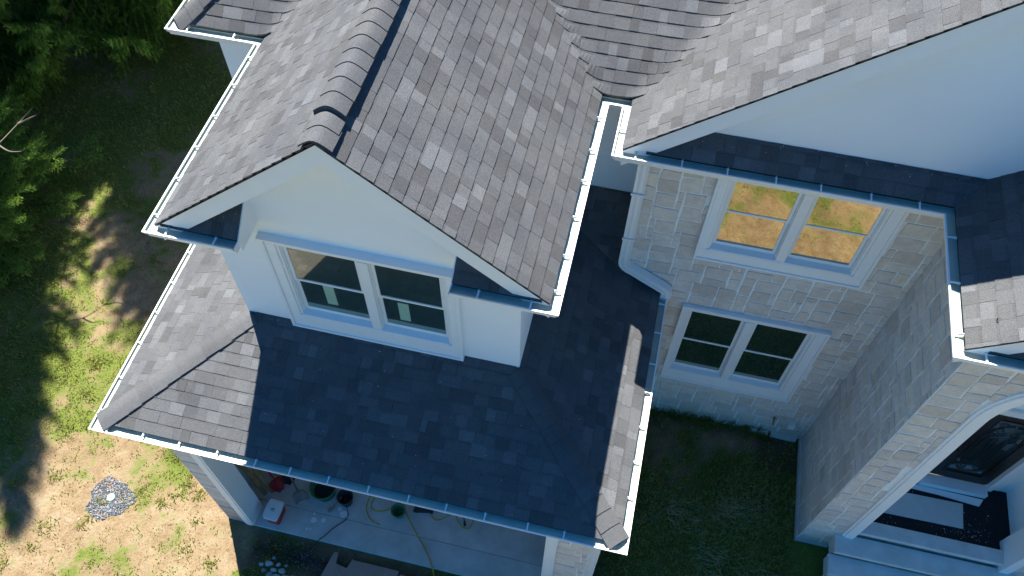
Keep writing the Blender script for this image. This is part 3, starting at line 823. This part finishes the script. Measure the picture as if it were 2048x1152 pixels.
# ------------------------------------------------------------------ ground
def sm(t): t = max(0, min(1, t)); return t*t*(3-2*t)
def gz(x, y):
    return -.72+.70*sm((x-9.4)/1.4)+.035*noise.noise(Vector((x*.6, y*.6, 3)))
def green(x, y):
    g = .5+.55*noise.noise(Vector((x*.45, y*.45, 7.7)))+.35*noise.noise(Vector((x*1.3, y*1.3, 1.7)))+.22*noise.noise(Vector((x*3.4, y*3.4, 9)))
    if 9 < x < 15 and y > .0: g += .30
    if x < 1.5: g += .24*sm((y-1.5)/4)-.10*sm((1.5-y)/2)
    if x > -5 and y > 3: g -= .16*sm((y-3)/2)
    return g
def soil_dark(x, y):  # darker soil before the slab, over the courtyard and in its inner corner
    d = 0
    if 1.6 < x < 9.4: d = .75*sm((.6-abs(y+.0))/.8)+.3*sm((y+2.2)/1)*sm((.9-y)/1)
    if 9 < x < 15: d = max(d, .12+.3*noise.noise(Vector((x, y, 5))))
    if 13.1 < x < 14.3 and 4.5 < y < 5.6: d = max(d, .6)
    return max(0, min(1, d+.25*noise.noise(Vector((x*4, y*4, 2)))*(d > .1)))
def lin(a, b, n): return [a+(b-a)*i/n for i in range(n+1)]
xs = lin(-260, -30, 8)[:-1]+lin(-30, -16, 8)[:-1]+lin(-16, 24, 230)[:-1]+lin(24, 260, 10)
ys = lin(-260, -16, 10)[:-1]+lin(-16, 24, 230)[:-1]+lin(24, 260, 10)
vs = [(x, y, gz(x, y)) for y in ys for x in xs]; nx = len(xs)
mb = MB(); mb.add(vs, [(j*nx+i, j*nx+i+1, (j+1)*nx+i+1, (j+1)*nx+i) for j in range(len(ys)-1) for i in range(nx-1)])
go = mb.build('ground', M['ground'], None, True); go['kind'] = 'structure'
for nm, fn in (('green', green), ('soil_dark', soil_dark)):
    a = go.data.attributes.new(nm, 'FLOAT', 'POINT')
    a.data.foreach_set('value', np.array([fn(v[0], v[1]) if -16 < v[0] < 24 and -16 < v[1] < 24 else (.5 if nm == 'green' else 0) for v in vs], dtype=np.float32))

# grass: many small blades gathered in tufts
def covered(x, y): return (.7 < x < 9.5 and .4 < y) or (9 < x and y > YS-.05) or (XP-.12 < x and y > 1.55)
def blade(V, F, T, x, y, z, h, w, lean, tint):
    a = R_.random()*6.283; dx, dy = math.cos(a), math.sin(a); b = len(V)
    px, py = -dy*w, dx*w
    V += [(x-px, y-py, z), (x+px, y+py, z), (x+dx*lean*.45+px*.7, y+dy*lean*.45+py*.7, z+h*.7), (x+dx*lean*.45-px*.7, y+dy*lean*.45-py*.7, z+h*.7), (x+dx*lean, y+dy*lean, z+h)]
    F.append((b, b+1, b+2, b+3)); F.append((b+3, b+2, b+4)); T += [tint, tint]
gm = MB(); V, F, T = gm.v, gm.f, gm.t
def tuft(x, y, n, hh, spread, tb):
    z = gz(x, y)-.01
    for _ in range(n):
        bx, by = x+R_.gauss(0, spread), y+R_.gauss(0, spread)
        if covered(bx, by): continue
        h = hh*R_.uniform(.5, 1.2); blade(V, F, T, bx, by, z, h, R_.uniform(.006, .016), h*R_.uniform(.4, 1.5), max(0, min(1, tb+R_.uniform(-.2, .2))))
cnt = 0
for reg in (((-14, 2.2), (-3.2, 17), 30000), ((2.0, 9.6), (-1.2, .5), 900), ((9.3, 15), (-1.0, 5.5), 7500), ((9, 24), (-10, -1), 7000), ((-5, 9), (-9, -3), 2500)):
    (xa, xb), (ya, yb), n = reg
    for _ in range(n):
        x, y = R_.uniform(xa, xb), R_.uniform(ya, yb)
        if covered(x, y): continue
        g = green(x, y)+.18*R_.gauss(0, 1)
        if xa > 1.5 and xa < 3: g -= .15
        if g < .60: continue
        tb = .40+.28*noise.noise(Vector((x*.8, y*.8, 4)))+.1*R_.random()
        if 9.3 < x < 15 and y > -1: tb += .30
        tuft(x, y, R_.randint(3, 9), .06 if g < .9 else .10, .05 if g < .9 else .07, tb+(.18 if x < 2 else 0))
for _ in range(2600):
    x, y = R_.uniform(-6.5, 1.4), R_.uniform(-3, 4.5)
    if noise.noise(Vector((x*1.7, y*1.7, 12)))+.25*R_.gauss(0, 1) > .0: tuft(x, y, R_.randint(1, 4), .045, .04, .62)
for _ in range(42):                      # brighter broad weeds in the sunlit soil
    x, y = R_.uniform(-5, 1.4), R_.uniform(-3, 4)
    tuft(x, y, R_.randint(25, 60), .10, R_.uniform(.06, .12), .6)
for _ in range(60):
    x = R_.uniform(10.3, 13.3); tuft(x, YS-.14, 9, R_.uniform(.15, .38), .06, .38)
for _ in range(60):
    tuft(R_.uniform(10.1, 14.0), R_.uniform(.6, 5.2), R_.randint(10, 30), R_.uniform(.08, .16), R_.uniform(.05, .12), .62)
for _ in range(26):
    tuft(R_.uniform(13.9, 14.6), R_.uniform(1.7, 2.7), 14, .26, .1, .42)
gm.m = [0]*len(F)
go2 = gm.build('grass', M['grass']); tag(go2, 'short patchy green grass and weeds growing over the bare soil', 'grass', kind='stuff')
sm_ = MB()
for _ in range(330):
    c = R_.choice([(11.4, 2.9), (12.6, 3.3), (13.3, 1.6), (12.3, 2.0), (14.3, 1.9)]); x, y = c[0]+R_.gauss(0, .3), c[1]+R_.gauss(0, .25)
    if covered(x, y): continue
    a = R_.gauss(-.5, .6); l = R_.uniform(.1, .35); z = gz(x, y)+.06
    sm_.tube([(x, y, z), (x+l*.5*math.cos(a), y+l*.5*math.sin(a), z+.03), (x+l*math.cos(a+.3), y+l*math.sin(a+.3), z)], .004, 3, R_.random())
tag(sm_.build('dry_straw', M['straw']), 'dry straw stalks lying in the shaded courtyard grass', 'straw', kind='stuff')

# gravel pad with its drain cap
def pebble(mb, x, y, z, r, tint):
    vs = []; sx, sy, sz = (R_.uniform(.6, 1.2) for _ in range(3)); a = R_.random()*3
    for (px, py, pz) in ((1, 0, 0), (-1, 0, 0), (0, 1, 0), (0, -1, 0), (0, 0, 1), (0, 0, -1), (.6, .6, .55), (-.6, .6, .5), (-.6, -.6, .55), (.6, -.6, .5)):
        px, py, pz = px*sx*r*R_.uniform(.8, 1.1), py*sy*r*R_.uniform(.8, 1.1), pz*sz*.7*r
        vs.append((x+px*math.cos(a)-py*math.sin(a), y+px*math.sin(a)+py*math.cos(a), z+pz))
    mb.add(vs, [(4, 0, 6), (4, 6, 2), (4, 2, 7), (4, 7, 1), (4, 1, 8), (4, 8, 3), (4, 3, 9), (4, 9, 0), (0, 5, 6), (6, 5, 2), (2, 5, 7), (7, 5, 1), (1, 5, 8), (8, 5, 3), (3, 5, 9), (9, 5, 0)], tint)
mb = MB()
for _ in range(1500):
    a = R_.random()*6.283; rr = .56*math.sqrt(R_.random())*(1+.12*math.sin(3*a+1)+.06*math.sin(7*a)); x, y = -2.24+rr*math.cos(a), .28+rr*math.sin(a)*.92
    pebble(mb, x, y, gz(x, y)+R_.uniform(.0, .03), R_.uniform(.012, .026), R_.random()**1.6)
tag(mb.build('gravel', M['gravel']), 'round patch of blue-grey gravel around a small drain cap', 'gravel', kind='stuff')
t = thing('drain_cap', 'small pale round drain cap in the middle of the gravel patch', 'drain cap', (-2.22, .31, gz(-2.22, .31)+.02))
mb = MB(); z = gz(-2.22, .31)+.02; mb.lathe(-2.22, .31, [(.10, z-.05), (.10, z+.02), (.09, z+.03), (.06, z+.04), (.055, z+.03), (.0, z+.03)], 24); mb.build('cap_body', M['sticker'], t, True)
mb = MB(); mb.lathe(-2.22, .31, [(.03, z+.03), (.028, z+.055), (0, z+.058)], 12); mb.build('cap_knob', M['white'], t, True)

# pale rocks beside the slab
def rock(x, y, r):
    z = gz(x, y); mb = MB(); n = 9; rings = []
    rad = [r*R_.uniform(.75, 1.15) for _ in range(n)]; hgt = r*R_.uniform(.4, .6); a0 = R_.random()*6; asp = R_.uniform(.6, .95)
    vs = []
    for k, (f_, h_) in enumerate(((1, -.2), (1.02, .35), (.72, .85), (.3, 1.0))):
        for j in range(n):
            a = a0+2*math.pi*j/n; q = rad[j]*f_*R_.uniform(.94, 1.06)
            vs.append((x+q*math.cos(a), y+q*math.sin(a)*asp, z+hgt*h_*R_.uniform(.9, 1.1)))
    fs = [(k*n+j, k*n+(j+1) % n, (k+1)*n+(j+1) % n, (k+1)*n+j) for k in range(3) for j in range(n)]+[tuple(range(3*n, 4*n))]
    mb.add(vs, fs, R_.random()); o = mb.build('rock', M['rock']); return o
rk = [(2.19, -.30, .10), (2.35, -.42, .075), (2.42, -.28, .06), (2.55, -.40, .09), (2.30, -.55, .10), (2.48, -.56, .12), (2.70, -.52, .11), (2.86, -.50, .09), (2.12, -.47, .07), (2.60, -.26, .05),
      (2.25, -.15, .05), (2.02, -.36, .06), (2.66, -.66, .08), (2.40, -.70, .09), (2.93, -.64, .06)]
for i, (x, y, r_) in enumerate(rk):
    tag(rock(x, y, r_), 'pale broken rock in the small heap on dark soil before the garage slab', 'rock', 'pale rocks heaped before the garage slab')
mb = MB()
for _ in range(900):
    x, y = R_.uniform(1.9, 8.8), R_.uniform(-.35, .42)
    if R_.random() < .4: x, y = R_.gauss(3.1, .5), R_.gauss(.05, .22)
    pebble(mb, x, min(y, .45), gz(x, y)+.005, R_.uniform(.006, .018), R_.random()*.8)
tag(mb.build('rubble', M['gravel']), 'dark crushed rubble strewn along the front edge of the garage slab', 'rubble', kind='stuff')

# debris specks on the shaded roof, along wall foot and on the porch floor
mb = MB()
def speck(x, y, z, r, tint=None): pebble(mb, x, y, z, r, R_.random() if tint is None else tint)
for _ in range(34):
    x, y = R_.uniform(2.6, 9), R_.uniform(.4, 2.5); speck(x, y, E1+P_L*(y-IN)+.03, R_.uniform(.004, .011), .9)
for _ in range(30): speck(R_.uniform(2.6, 7.4), YD-R_.uniform(.02, .08), E1+P_L*(YD-.1-IN)+.03, .008, .8)
for _ in range(22): y = R_.uniform(5.35, 5.5); speck(R_.uniform(9.4, 13.8), y, E2+P_U*(y-Y3-IN)+.03, .010, .75)
for _ in range(14): y = R_.uniform(2.1, 2.45); speck(R_.uniform(2.7, 3.25), y, E2+P_U*(y-YU-IN)+.03, .009, .6)
for _ in range(230):
    x, y = (R_.gauss(17.5, .25), R_.gauss(3.55, .15)) if R_.random() < .55 else (R_.uniform(15.4, 18.2), R_.uniform(3.3, 4.3))
    speck(x, max(3.28, y), 1.065, R_.uniform(.004, .014))
for _ in range(120): speck(R_.uniform(-4, 2), R_.uniform(-2.5, 5), -.70, R_.uniform(.006, .018))
tag(mb.build('debris', M['debris']), 'scattered tiny chips and crumbs left on roof, porch floor and soil', 'debris', kind='stuff')

# ------------------------------------------------------------------ things on the porch and by the garage
mb = MB(); mb.prism([(15.79, 3.55), (17.51, 3.58), (17.54, 4.17), (15.79, 4.14)], 1.085, 1.115, 'z'); o = bevel(mb.build('floor_board', M['board']), .004)
tag(o, 'flat grey board lying on the black porch floor before the front door', 'board')
mb = MB(); mb.box(15.42, 15.60, 3.36, 3.62, 1.062, 1.10); tag(bevel(mb.build('wood_offcut', M['card']), .004), 'small pale wooden offcut beside the porch steps under the arch', 'offcut')

ZS = -.6
# cooler
t = thing('cooler', 'small red drinks cooler with a white lid on the garage slab corner', 'cooler', (1.98, .80, ZS))
def rbox(mb, cx, cy, z0, z1, w, d, r, ang, taper=1.0, n=5):
    pr = []
    for sx, sy, a0 in ((1, 1, 0), (-1, 1, 90), (-1, -1, 180), (1, -1, 270)):
        for k in range(n+1):
            a = math.radians(a0+90*k/n); pr.append((sx*(w/2-r)+r*math.cos(a), sy*(d/2-r)+r*math.sin(a)))
    ca, sa = math.cos(ang), math.sin(ang); m = len(pr)
    vs = [(cx+(x*f_)*ca-(y*f_)*sa, cy+(x*f_)*sa+(y*f_)*ca, z) for z, f_ in ((z0, taper), (z1, 1)) for x, y in pr]
    mb.add(vs, [tuple(range(m-1, -1, -1)), tuple(range(m, 2*m))]+[(j, (j+1) % m, (j+1) % m+m, j+m) for j in range(m)])
CA = -.03
mb = MB(); rbox(mb, 1.98, .80, ZS, ZS+.36, .34, .46, .05, CA, .9); bevel(mb.build('cooler_body', M['red'], t), .006)
mb = MB(); rbox(mb, 1.98, .80, ZS+.36, ZS+.43, .37, .49, .06, CA); rbox(mb, 1.98, .80, ZS+.43, ZS+.44, .30, .42, .05, CA); bevel(mb.build('cooler_lid', M['white'], t), .008)
mb = MB(); mb.lathe(1.98, .79, [(.045, ZS+.44), (.045, ZS+.455), (.0, ZS+.46)], 16); mb.build('lid_knob', M['sticker'], t, True)
mb = MB(); mb.tube([(1.80, .66, ZS+.30), (1.76, .66, ZS+.34), (1.76, .94, ZS+.34), (1.80, .94, ZS+.30)], .012, 6); mb.build('handle', M['white'], t)

def shovel(name, label, foot, head, blade_mat, shaft_mat, w=.16, L=.42, pointed=True, group='long handled garden tools leaning inside the garage'):
    """blade tip at foot, top of the shaft at head"""
    t = thing(name, label, 'shovel', foot, group); F_ = Vector(foot); D = (Vector(head)-F_); Ln = D.length; D.normalize()
    side = D.cross(Vector((0, 0, 1))).normalized(); nn = side.cross(D)
    mb = MB(); vs = []; fs = []; rows = 7; cols = 7
    for i in range(rows):
        f_ = i/(rows-1)
        ww = w*(min(1, .25+f_*1.9) if pointed else 1.0)*(1 if f_ < .9 else .82)
        for th in (0, 1):
            for j in range(cols):
                u = (j/(cols-1)-.5)*2; vs.append(F_+D*(f_*L)+side*u*ww-nn*(.035*(1-u*u))-nn*.008*th)
    for i in range(rows-1):
        for j in range(cols-1):
            a = i*2*cols+j; b = a+2*cols; fs.append((a, a+1, b+1, b)); fs.append((a+cols, b+cols, b+cols+1, a+cols+1))
        for j in (0, cols-1):
            a = i*2*cols+j; b = a+2*cols; fs.append((a, b, b+cols, a+cols))
    for i in (0, rows-1):
        for j in range(cols-1): a = i*2*cols+j; fs.append((a, a+cols, a+cols+1, a+1))
    mb.add(vs, fs); mb.tube([F_+D*(L*.75), F_+D*(L*1.35)], [.012, .03], 8); mb.build('blade', blade_mat, t, True)
    mb = MB(); mb.tube([F_+D*(L*1.2), F_+D*(Ln*.55), F_+D*Ln], .024, 8); mb.build('shaft', shaft_mat, t, True)
    return t
shovel('shovel', 'red round point shovel leaning in the left corner of the garage', (1.88, 1.40, ZS+.01), (1.06, 1.95, ZS+2.1), M['redp'], M['redp'], .17, .45)
shovel('shovel', 'brown square spade standing on the slab left of the large green tub', (2.46, 1.26, ZS+.01), (1.75, 2.1, ZS+2.0), M['steel'], M['steel'], .16, .34, False)
shovel('shovel', 'black bladed shovel leaning between the red shovel and the brown spade', (2.05, 1.62, ZS+.01), (1.3, 2.3, ZS+2.1), M['black'], M['wood'], .15, .4)
for k, (a, b, lb) in enumerate((((1.66, 1.34, ZS), (1.04, 1.60, ZS+2.3), 'pale wooden plank leaning behind the left garage post, nearest the red shovel'), ((1.50, 1.25, ZS), (1.03, 1.42, ZS+2.4), 'darker wooden plank leaning directly behind the left garage post'))):
    A, B = Vector(a), Vector(b); D = B-A; s = D.cross(Vector((0, 0, 1))).normalized()*.05; n = s.cross(D).normalized()*.022
    mb = MB(); vs = [p+x*s+y*n for p in (A, B) for x, y in ((-1, -1), (1, -1), (1, 1), (-1, 1))]
    mb.add(vs, [(0, 1, 2, 3), (7, 6, 5, 4), (0, 4, 5, 1), (1, 5, 6, 2), (2, 6, 7, 3), (3, 7, 4, 0)]); tag(bevel(mb.build('plank', M['wood']), .003), lb, 'plank')
def bucket(name, label, cx, cy, r0, r1, h, mat, handle=True, cat='bucket', group=None, fill=None):
    t = thing(name, label, cat, (cx, cy, ZS), group)
    mb = MB(); z = ZS+.008; mb.lathe(cx, cy, [(0, z), (r0, z), (r1, z+h), (r1+.015, z+h), (r1+.015, z+h-.03), (r1+.02, z+h+.008), (r1-.012, z+h+.008), (r0-.012, z+.02), (0, z+.02)], 28); mb.build('bucket_body', mat, t, True)
    if handle:
        mb = MB(); mb.tube([(cx+r1*math.cos(a), cy+r1*math.sin(a)*.9-.02, z+h-.02+.02*math.sin(a)) for a in [math.pi+i*math.pi/12 for i in range(13)]], .006, 6); mb.build('handle', M['steel'], t)
    if fill:
        mb = MB(); mb.lathe(cx, cy, [(r0+.01, z+h*.4), (0, z+h*.42)], 20); mb.build('bucket_content', fill, t)
    return t
bucket('tub', 'large green plastic tub on the slab behind the spade', 2.93, 1.62, .24, .31, .40, M['green'], False, 'tub', fill=M['interior'])
bucket('bucket', 'black pail with a brush and a cord by the green tub', 3.52, 1.52, .14, .18, .34, M['black'], True, 'bucket')
bucket('bucket', 'small green bucket under the gutter near the coiled yellow hose', 4.86, 1.52, .12, .16, .26, M['green'], True, 'bucket')
t = thing('brush', 'wooden handled brush resting against the black pail', 'brush', (3.26, 1.30, ZS))
mb = MB(); mb.tube([(3.22, 1.27, ZS+.02), (3.36, 1.42, ZS+.20), (3.44, 1.50, ZS+.34)], [.02, .018, .014], 8); mb.build('brush_handle', M['wood'], t, True)
mb = MB(); mb.prism([(3.13, 1.20), (3.19, 1.15), (3.27, 1.25), (3.21, 1.30)], ZS, ZS+.05, 'z'); mb.build('bristles', M['card'], t)
# power tool / sprayer pieces
t = thing('pressure_washer', 'low black machine with white pipe lying under the gutter beside the yellow hose', 'machine', (5.45, 1.78, ZS))
mb = MB(); rbox(mb, 5.42, 1.80, ZS, ZS+.16, .46, .24, .05, .2); rbox(mb, 5.46, 1.82, ZS+.16, ZS+.24, .2, .16, .04, .2); bevel(mb.build('machine_body', M['black'], t), .008)
for (x, y) in ((5.24, 1.66), (5.60, 1.72)):
    mb = MB(); mb.tube([(x, y-.02, ZS+.06), (x, y+.03, ZS+.06)], .06, 16); mb.build('wheel', M['black'], t)
t = thing('spray_lance', 'grey metal spray lance with black nozzle lying in the yellow hose loop', 'lance', (6.48, 1.66, ZS))
mb = MB(); mb.tube([(6.32, 1.98, ZS+.05), (6.47, 1.68, ZS+.03)], .018, 8); mb.build('pipe', M['steel'], t)
mb = MB(); mb.tube([(6.46, 1.70, ZS+.03), (6.50, 1.60, ZS+.03)], [.022, .03], 10); mb.build('nozzle', M['black'], t)
def curve(pts, n=10):
    P = [Vector(p) for p in pts]; P = [P[0]]+P+[P[-1]]; out = []
    for i in range(1, len(P)-2):
        a, b, c, d = P[i-1:i+3]
        for k in range(n):
            t = k/n; out.append(.5*((2*b)+(c-a)*t+(2*a-5*b+4*c-d)*t*t+(3*b-a-3*c+d)*t**3))
    out.append(P[-2]); return out
def line(name, label, cat, pts, r, mat, group=None):
    mb = MB(); mb.tube(curve(pts), r, 6); return tag(mb.build(name, mat, None, True), label, cat, group)
z = ZS+.014
line('garden_hose', 'long yellow hose crossing the slab edge down onto the soil', 'hose', [(4.86, 2.1, z), (4.96, 1.67, z), (5.25, 1.32, z), (5.53, 1.03, z), (5.82, .72, z), (6.0, .47, ZS+.02), (6.06, .36, -.67), (6.16, .1, -.69), (6.3, -.4, -.69)], .014, M['yellow'])
line('garden_hose', 'short loop of yellow hose hanging out near the black pail', 'hose', [(4.05, 1.95, z), (4.03, 1.5, z), (4.17, 1.28, z), (4.34, 1.18, z), (4.48, 1.16, z)], .014, M['yellow'])
line('garden_hose', 'curved yellow hose end beside the small green bucket', 'hose', [(4.2, 1.95, z), (4.12, 1.6, z), (4.26, 1.46, z), (4.52, 1.52, z), (4.60, 1.6, z)], .014, M['yellow'])
line('garden_hose', 'shallow yellow hose arc beside the black machine', 'hose', [(5.60, 1.9, z), (5.66, 1.64, z), (5.86, 1.60, z), (6.10, 1.82, z)], .014, M['yellow'])
line('garden_hose', 'yellow hose loop around the grey spray lance', 'hose', [(6.16, 1.95, z), (6.28, 1.7, z), (6.46, 1.55, z), (6.62, 1.58, z), (6.66, 1.8, z)], .014, M['yellow'])
line('power_cord', 'black power cord running from the pail across the slab into the soil', 'cord', [(3.52, 1.5, ZS+.33), (3.60, 1.34, ZS+.2), (3.66, 1.2, z), (3.62, 1.05, z), (3.42, .82, z), (3.3, .62, z), (3.18, .47, ZS+.01), (3.1, .35, -.67), (3.0, .2, -.68), (2.75, .05, -.67), (2.5, -.05, -.68), (2.4, -.2, -.68)], .010, M['black'])
line('power_cord', 'black cord loop lying on the dark soil before the slab', 'cord', [(2.9, .25, -.67), (3.05, .1, -.66), (3.3, 0, -.67), (3.45, -.15, -.67), (3.36, -.28, -.67), (3.15, -.22, -.67)], .010, M['black'])
# spills on the slab
mb = MB()
for (x, y, r_) in ((2.89, .90, .07), (3.11, .95, .06), (2.80, .66, .03), (2.88, .67, .025), (2.85, 1.05, .03), (3.55, 1.22, .10), (3.42, 1.3, .06)):
    pts = [(x+r_*R_.uniform(.6, 1.2)*math.cos(a), y+r_*R_.uniform(.6, 1.2)*math.sin(a)) for a in [i*.524 for i in range(12)]]
    mb.prism(pts, ZS+.0005, ZS+.004 if y < 1.09 else ZS+.014, 'z')
tag(mb.build('plaster_spill', M['white']), 'dried white plaster splashes spilt on the garage slab', 'spill', kind='stuff')
# cardboard
zc = -.665
mb = MB(); mb.prism([(3.62, .30), (3.72, .30), (3.75, .05), (4.03, .0), (4.10, .22), (5.25, .22), (5.30, -.55), (3.45, -.55)], zc, zc+.012, 'z')
tag(mb.build('cardboard_sheet', M['card']), 'large notched pinkish cardboard sheet on the soil before the slab', 'cardboard')
mb = MB(); mb.prism([(5.30, .16), (6.0, .10), (6.1, -.55), (5.33, -.55)], zc+.005, zc+.015, 'z')
tag(mb.build('cardboard_sheet', M['card']), 'smaller cardboard sheet lying right of the notched one', 'cardboard')
for a, b, lb in (((4.1, -.32, -.64), (3.85, -.12, -.64), 'short pale stick on the cardboard by its left edge'), ((4.55, -.35, -.64), (4.98, .06, -.62), 'long pale stick slanting across the cardboard')):
    mb = MB(); mb.tube([a, b], [.012, .008], 6); tag(mb.build('stick', M['debris']), lb, 'stick')

# ------------------------------------------------------------------ trees
def spruce(seed, Hh, Rr, dens, label, loc, group='spruces at the edge of the yard'):
    rr = random.Random(seed); t = thing('spruce_tree', label, 'tree', loc, group)
    x0, y0, z0 = loc
    mb = MB(); mb.tube([(x0+.02*math.sin(i), y0, z0+Hh*i/8) for i in range(9)], [.16*(1-i/8.3)*Hh/8 for i in range(9)], 10); mb.build('trunk', M['bark'], t, True)
    nm = MB(); tw = MB(); V, F, T = nm.v, nm.f, nm.t
    def needles(p, q, L, n, tint):
        d = (q-p); ln = d.length; d = d/ln; a = d.orthogonal().normalized(); b = d.cross(a)
        for k in range(n):
            s = (k+rr.random())/n; an = rr.random()*6.283; o = (a*math.cos(an)+b*math.sin(an)); c = p+d*ln*s
            e = c+(o*.75+d*.75)*L; sd = d.cross(o).normalized()*L*.16; i = len(V)
            V.extend([tuple(c-sd), tuple(c+sd), tuple(e)]); F.append((i, i+1, i+2)); T.append(max(0, min(1, tint+rr.uniform(-.15, .15))))
    z = Hh*.10
    while z < Hh*.985:
        f_ = 1-z/Hh; Lb = Rr*(f_**.75)*rr.uniform(.85, 1.1)+.10; nb = rr.randint(5, 7); a0 = rr.random()*6
        for k in range(nb):
            a = a0+6.283*k/nb+rr.uniform(-.25, .25); L = Lb*rr.uniform(.7, 1.1); el = -.25+.75*(1-f_)
            p = Vector((x0, y0, z0+z)); pts = [p]; n = 7
            for s in range(1, n+1):
                q = s/n; e = el-.35*q+.75*q*q
                pts.append(pts[-1]+Vector((math.cos(a)*math.cos(e), math.sin(a)*math.cos(e), math.sin(e)))*(L/n))
            tw.tube(pts, [.022*(1-i/(n+.5))+.004 for i in range(n+1)], 4, .5, False)
            for s in range(1, n+1):
                A, B = pts[s-1], pts[s]; d = (B-A).normalized(); sd = Vector((-d.y, d.x, 0)).normalized()
                sub = 3
                for u in range(sub):
                    P = A.lerp(B, (u+rr.random())/sub)
                    for sg in (-1, 1):
                        ll = L*.42*(1-.72*(s-.5)/n)*rr.uniform(.6, 1.1)+.05
                        D = (d*.75+sd*sg*.8+Vector((0, 0, rr.uniform(-.35, .02)))).normalized(); Q = P+D*ll
                        tb = .28+.5*(ll/(L*.4+.05) < .5)*rr.random()+.3*(s/n)**2+.12*rr.random()
                        needles(P, Q, .075, max(3, int(ll*dens)), tb)
                        if ll > .3:
                            for v in range(3):
                                P2 = P.lerp(Q, .3+.25*v)
                                for g2 in (-1, 1):
                                    D2 = (D*.8+D.cross(Vector((0, 0, 1)))*g2*.7).normalized(); needles(P2, P2+D2*ll*.36, .055, max(3, int(ll*.4*dens)), tb+.1)
                needles(A, B, .06, max(3, int((B-A).length*dens)), .4+.4*(s/n))
        z += rr.uniform(.16, .26)
    nm.m = [0]*len(F); tw.build('branches', M['bark'], t); nm.build('crown', M['needle'], t)
    return t
sp = spruce(5, 7.5, 3.9, 60, 'broad sunlit spruce with bright green tips at the left edge of the photo', (-10.7, 7.4, -.7))
# bare grey twig poking out of the spruce
def place_copy(src, x, y, sc, rz, label):
    c = copy_tree(src); c.location = (x*S, y*S, -.72*S); c.scale = sc if isinstance(sc, tuple) else (sc,)*3; c.rotation_euler = (0, 0, rz); c['label'] = label; return c
place_copy(sp, -8.8, 1.9, (.55, .55, 1.0), 2.1, 'shorter spruce off the lower left whose shadow streaks the sunny soil')
place_copy(sp, -10.1, 17.0, (1.2, 1.2, 4.7), 4.0, 'very tall dark spruce above the sunlit one at the upper left')
place_copy(sp, -12.6, 12.0, (.85, .85, 4.0), 1.1, 'very tall spruce standing farther left behind the sunlit one')
place_copy(sp, -9.4, 21.0, (1.1, 1.1, 4.0), .4, 'spruce beyond the top left corner shading the rear yard')
place_copy(sp, -14.2, 18.5, (1.1, 1.1, 3.0), 5.3, 'spruce farthest away in the top left corner')
place_copy(sp, -11.8, 4.4, (.7, .7, 2.3), .9, 'tall narrow spruce off the left edge below the broad sunlit one')
mb = MB(); dxx = -1.25; base = Vector((-6.6+dxx, 6.0, 3.4))
tag_t = thing('bare_branch', 'bare grey forked branch sticking out beside the sunlit spruce', 'branch', tuple(base))
for pts in ([(-6.6, 6.0, 3.2), (-6.1, 6.5, 3.6), (-5.6, 6.9, 3.9), (-5.3, 7.5, 4.1), (-5.15, 8.0, 4.2)], [(-5.6, 6.9, 3.9), (-5.25, 6.8, 3.85), (-5.0, 6.9, 3.8)], [(-6.1, 6.5, 3.6), (-5.9, 6.0, 3.5), (-5.6, 5.7, 3.3)], [(-5.3, 7.5, 4.1), (-5.0, 7.7, 4.2), (-4.8, 7.75, 4.3)]):
    pts = [(p[0]+dxx, p[1], p[2]) for p in pts]; mb.tube(curve(pts, 5), [.024*(1-i/(5*(len(pts)-1)+2))+.004 for i in range(5*(len(pts)-1)+1)], 6)
mb.build('wood', M['twig'], tag_t, True)
def broadleaf(seed, loc, Hh, Rr, nl, label, ox=0, oy=0):
    rr = random.Random(seed); t = thing('broadleaf_tree', label, 'tree', loc, 'broadleaf trees at the rear left')
    x0, y0, z0 = loc; mb = MB()
    mb.tube([(x0, y0, z0), (x0+.1+ox*.3, y0+oy*.3, z0+Hh*.3), (x0+ox, y0+.1+oy, z0+Hh*.6)], [.24, .18, .12], 10)
    cl = []
    for k in range(34):
        a = rr.random()*6.283; f_ = rr.random(); r = Rr*math.sqrt(rr.random())*(.45+.55*math.sin(math.pi*(.15+.75*f_))); z = z0+Hh*(.38+.6*f_)
        c = Vector((x0+ox+r*math.cos(a), y0+oy+r*math.sin(a), z)); cl.append(c)
        if k < 16: mb.tube([(x0+ox, y0+oy, z0+Hh*.6), (x0+ox+r*.5*math.cos(a), y0+oy+r*.5*math.sin(a), (z+z0+Hh*.6)/2), tuple(c)], [.09, .05, .02], 6)
    mb.build('trunk', M['bark'], t, True)
    lm = MB(); V, F, T = lm.v, lm.f, lm.t
    for k in range(nl):
        c = rr.choice(cl); s = rr.uniform(.3, .95)
        p = c+Vector((rr.gauss(0, s*.6), rr.gauss(0, s*.6), rr.gauss(0, s*.42)))
        a = Vector((rr.gauss(0, 1), rr.gauss(0, 1), rr.gauss(0, .5))).normalized(); b = a.cross(Vector((rr.gauss(0, .5), rr.gauss(0, .5), 1))).normalized(); w = rr.uniform(.05, .10)
        i = len(V); V.extend([tuple(p-a*w), tuple(p+b*w*.55), tuple(p+a*w), tuple(p-b*w*.55)]); F.append((i, i+1, i+2, i+3)); T.append(rr.random())
    lm.m = [0]*len(F); lm.build('crown', M['leaf'], t); return t
b1 = broadleaf(3, (-3.6, 19.8, -.7), 9.5, 3.0, 24000, 'leafy tree behind the house left of the hipped rear roof')
c = copy_tree(b1); c.location = (-11.6*S, 19.5*S, -.72*S); c.rotation_euler = (0, 0, 4); c['label'] = 'leafy tree among the spruces farthest up in the top left corner'
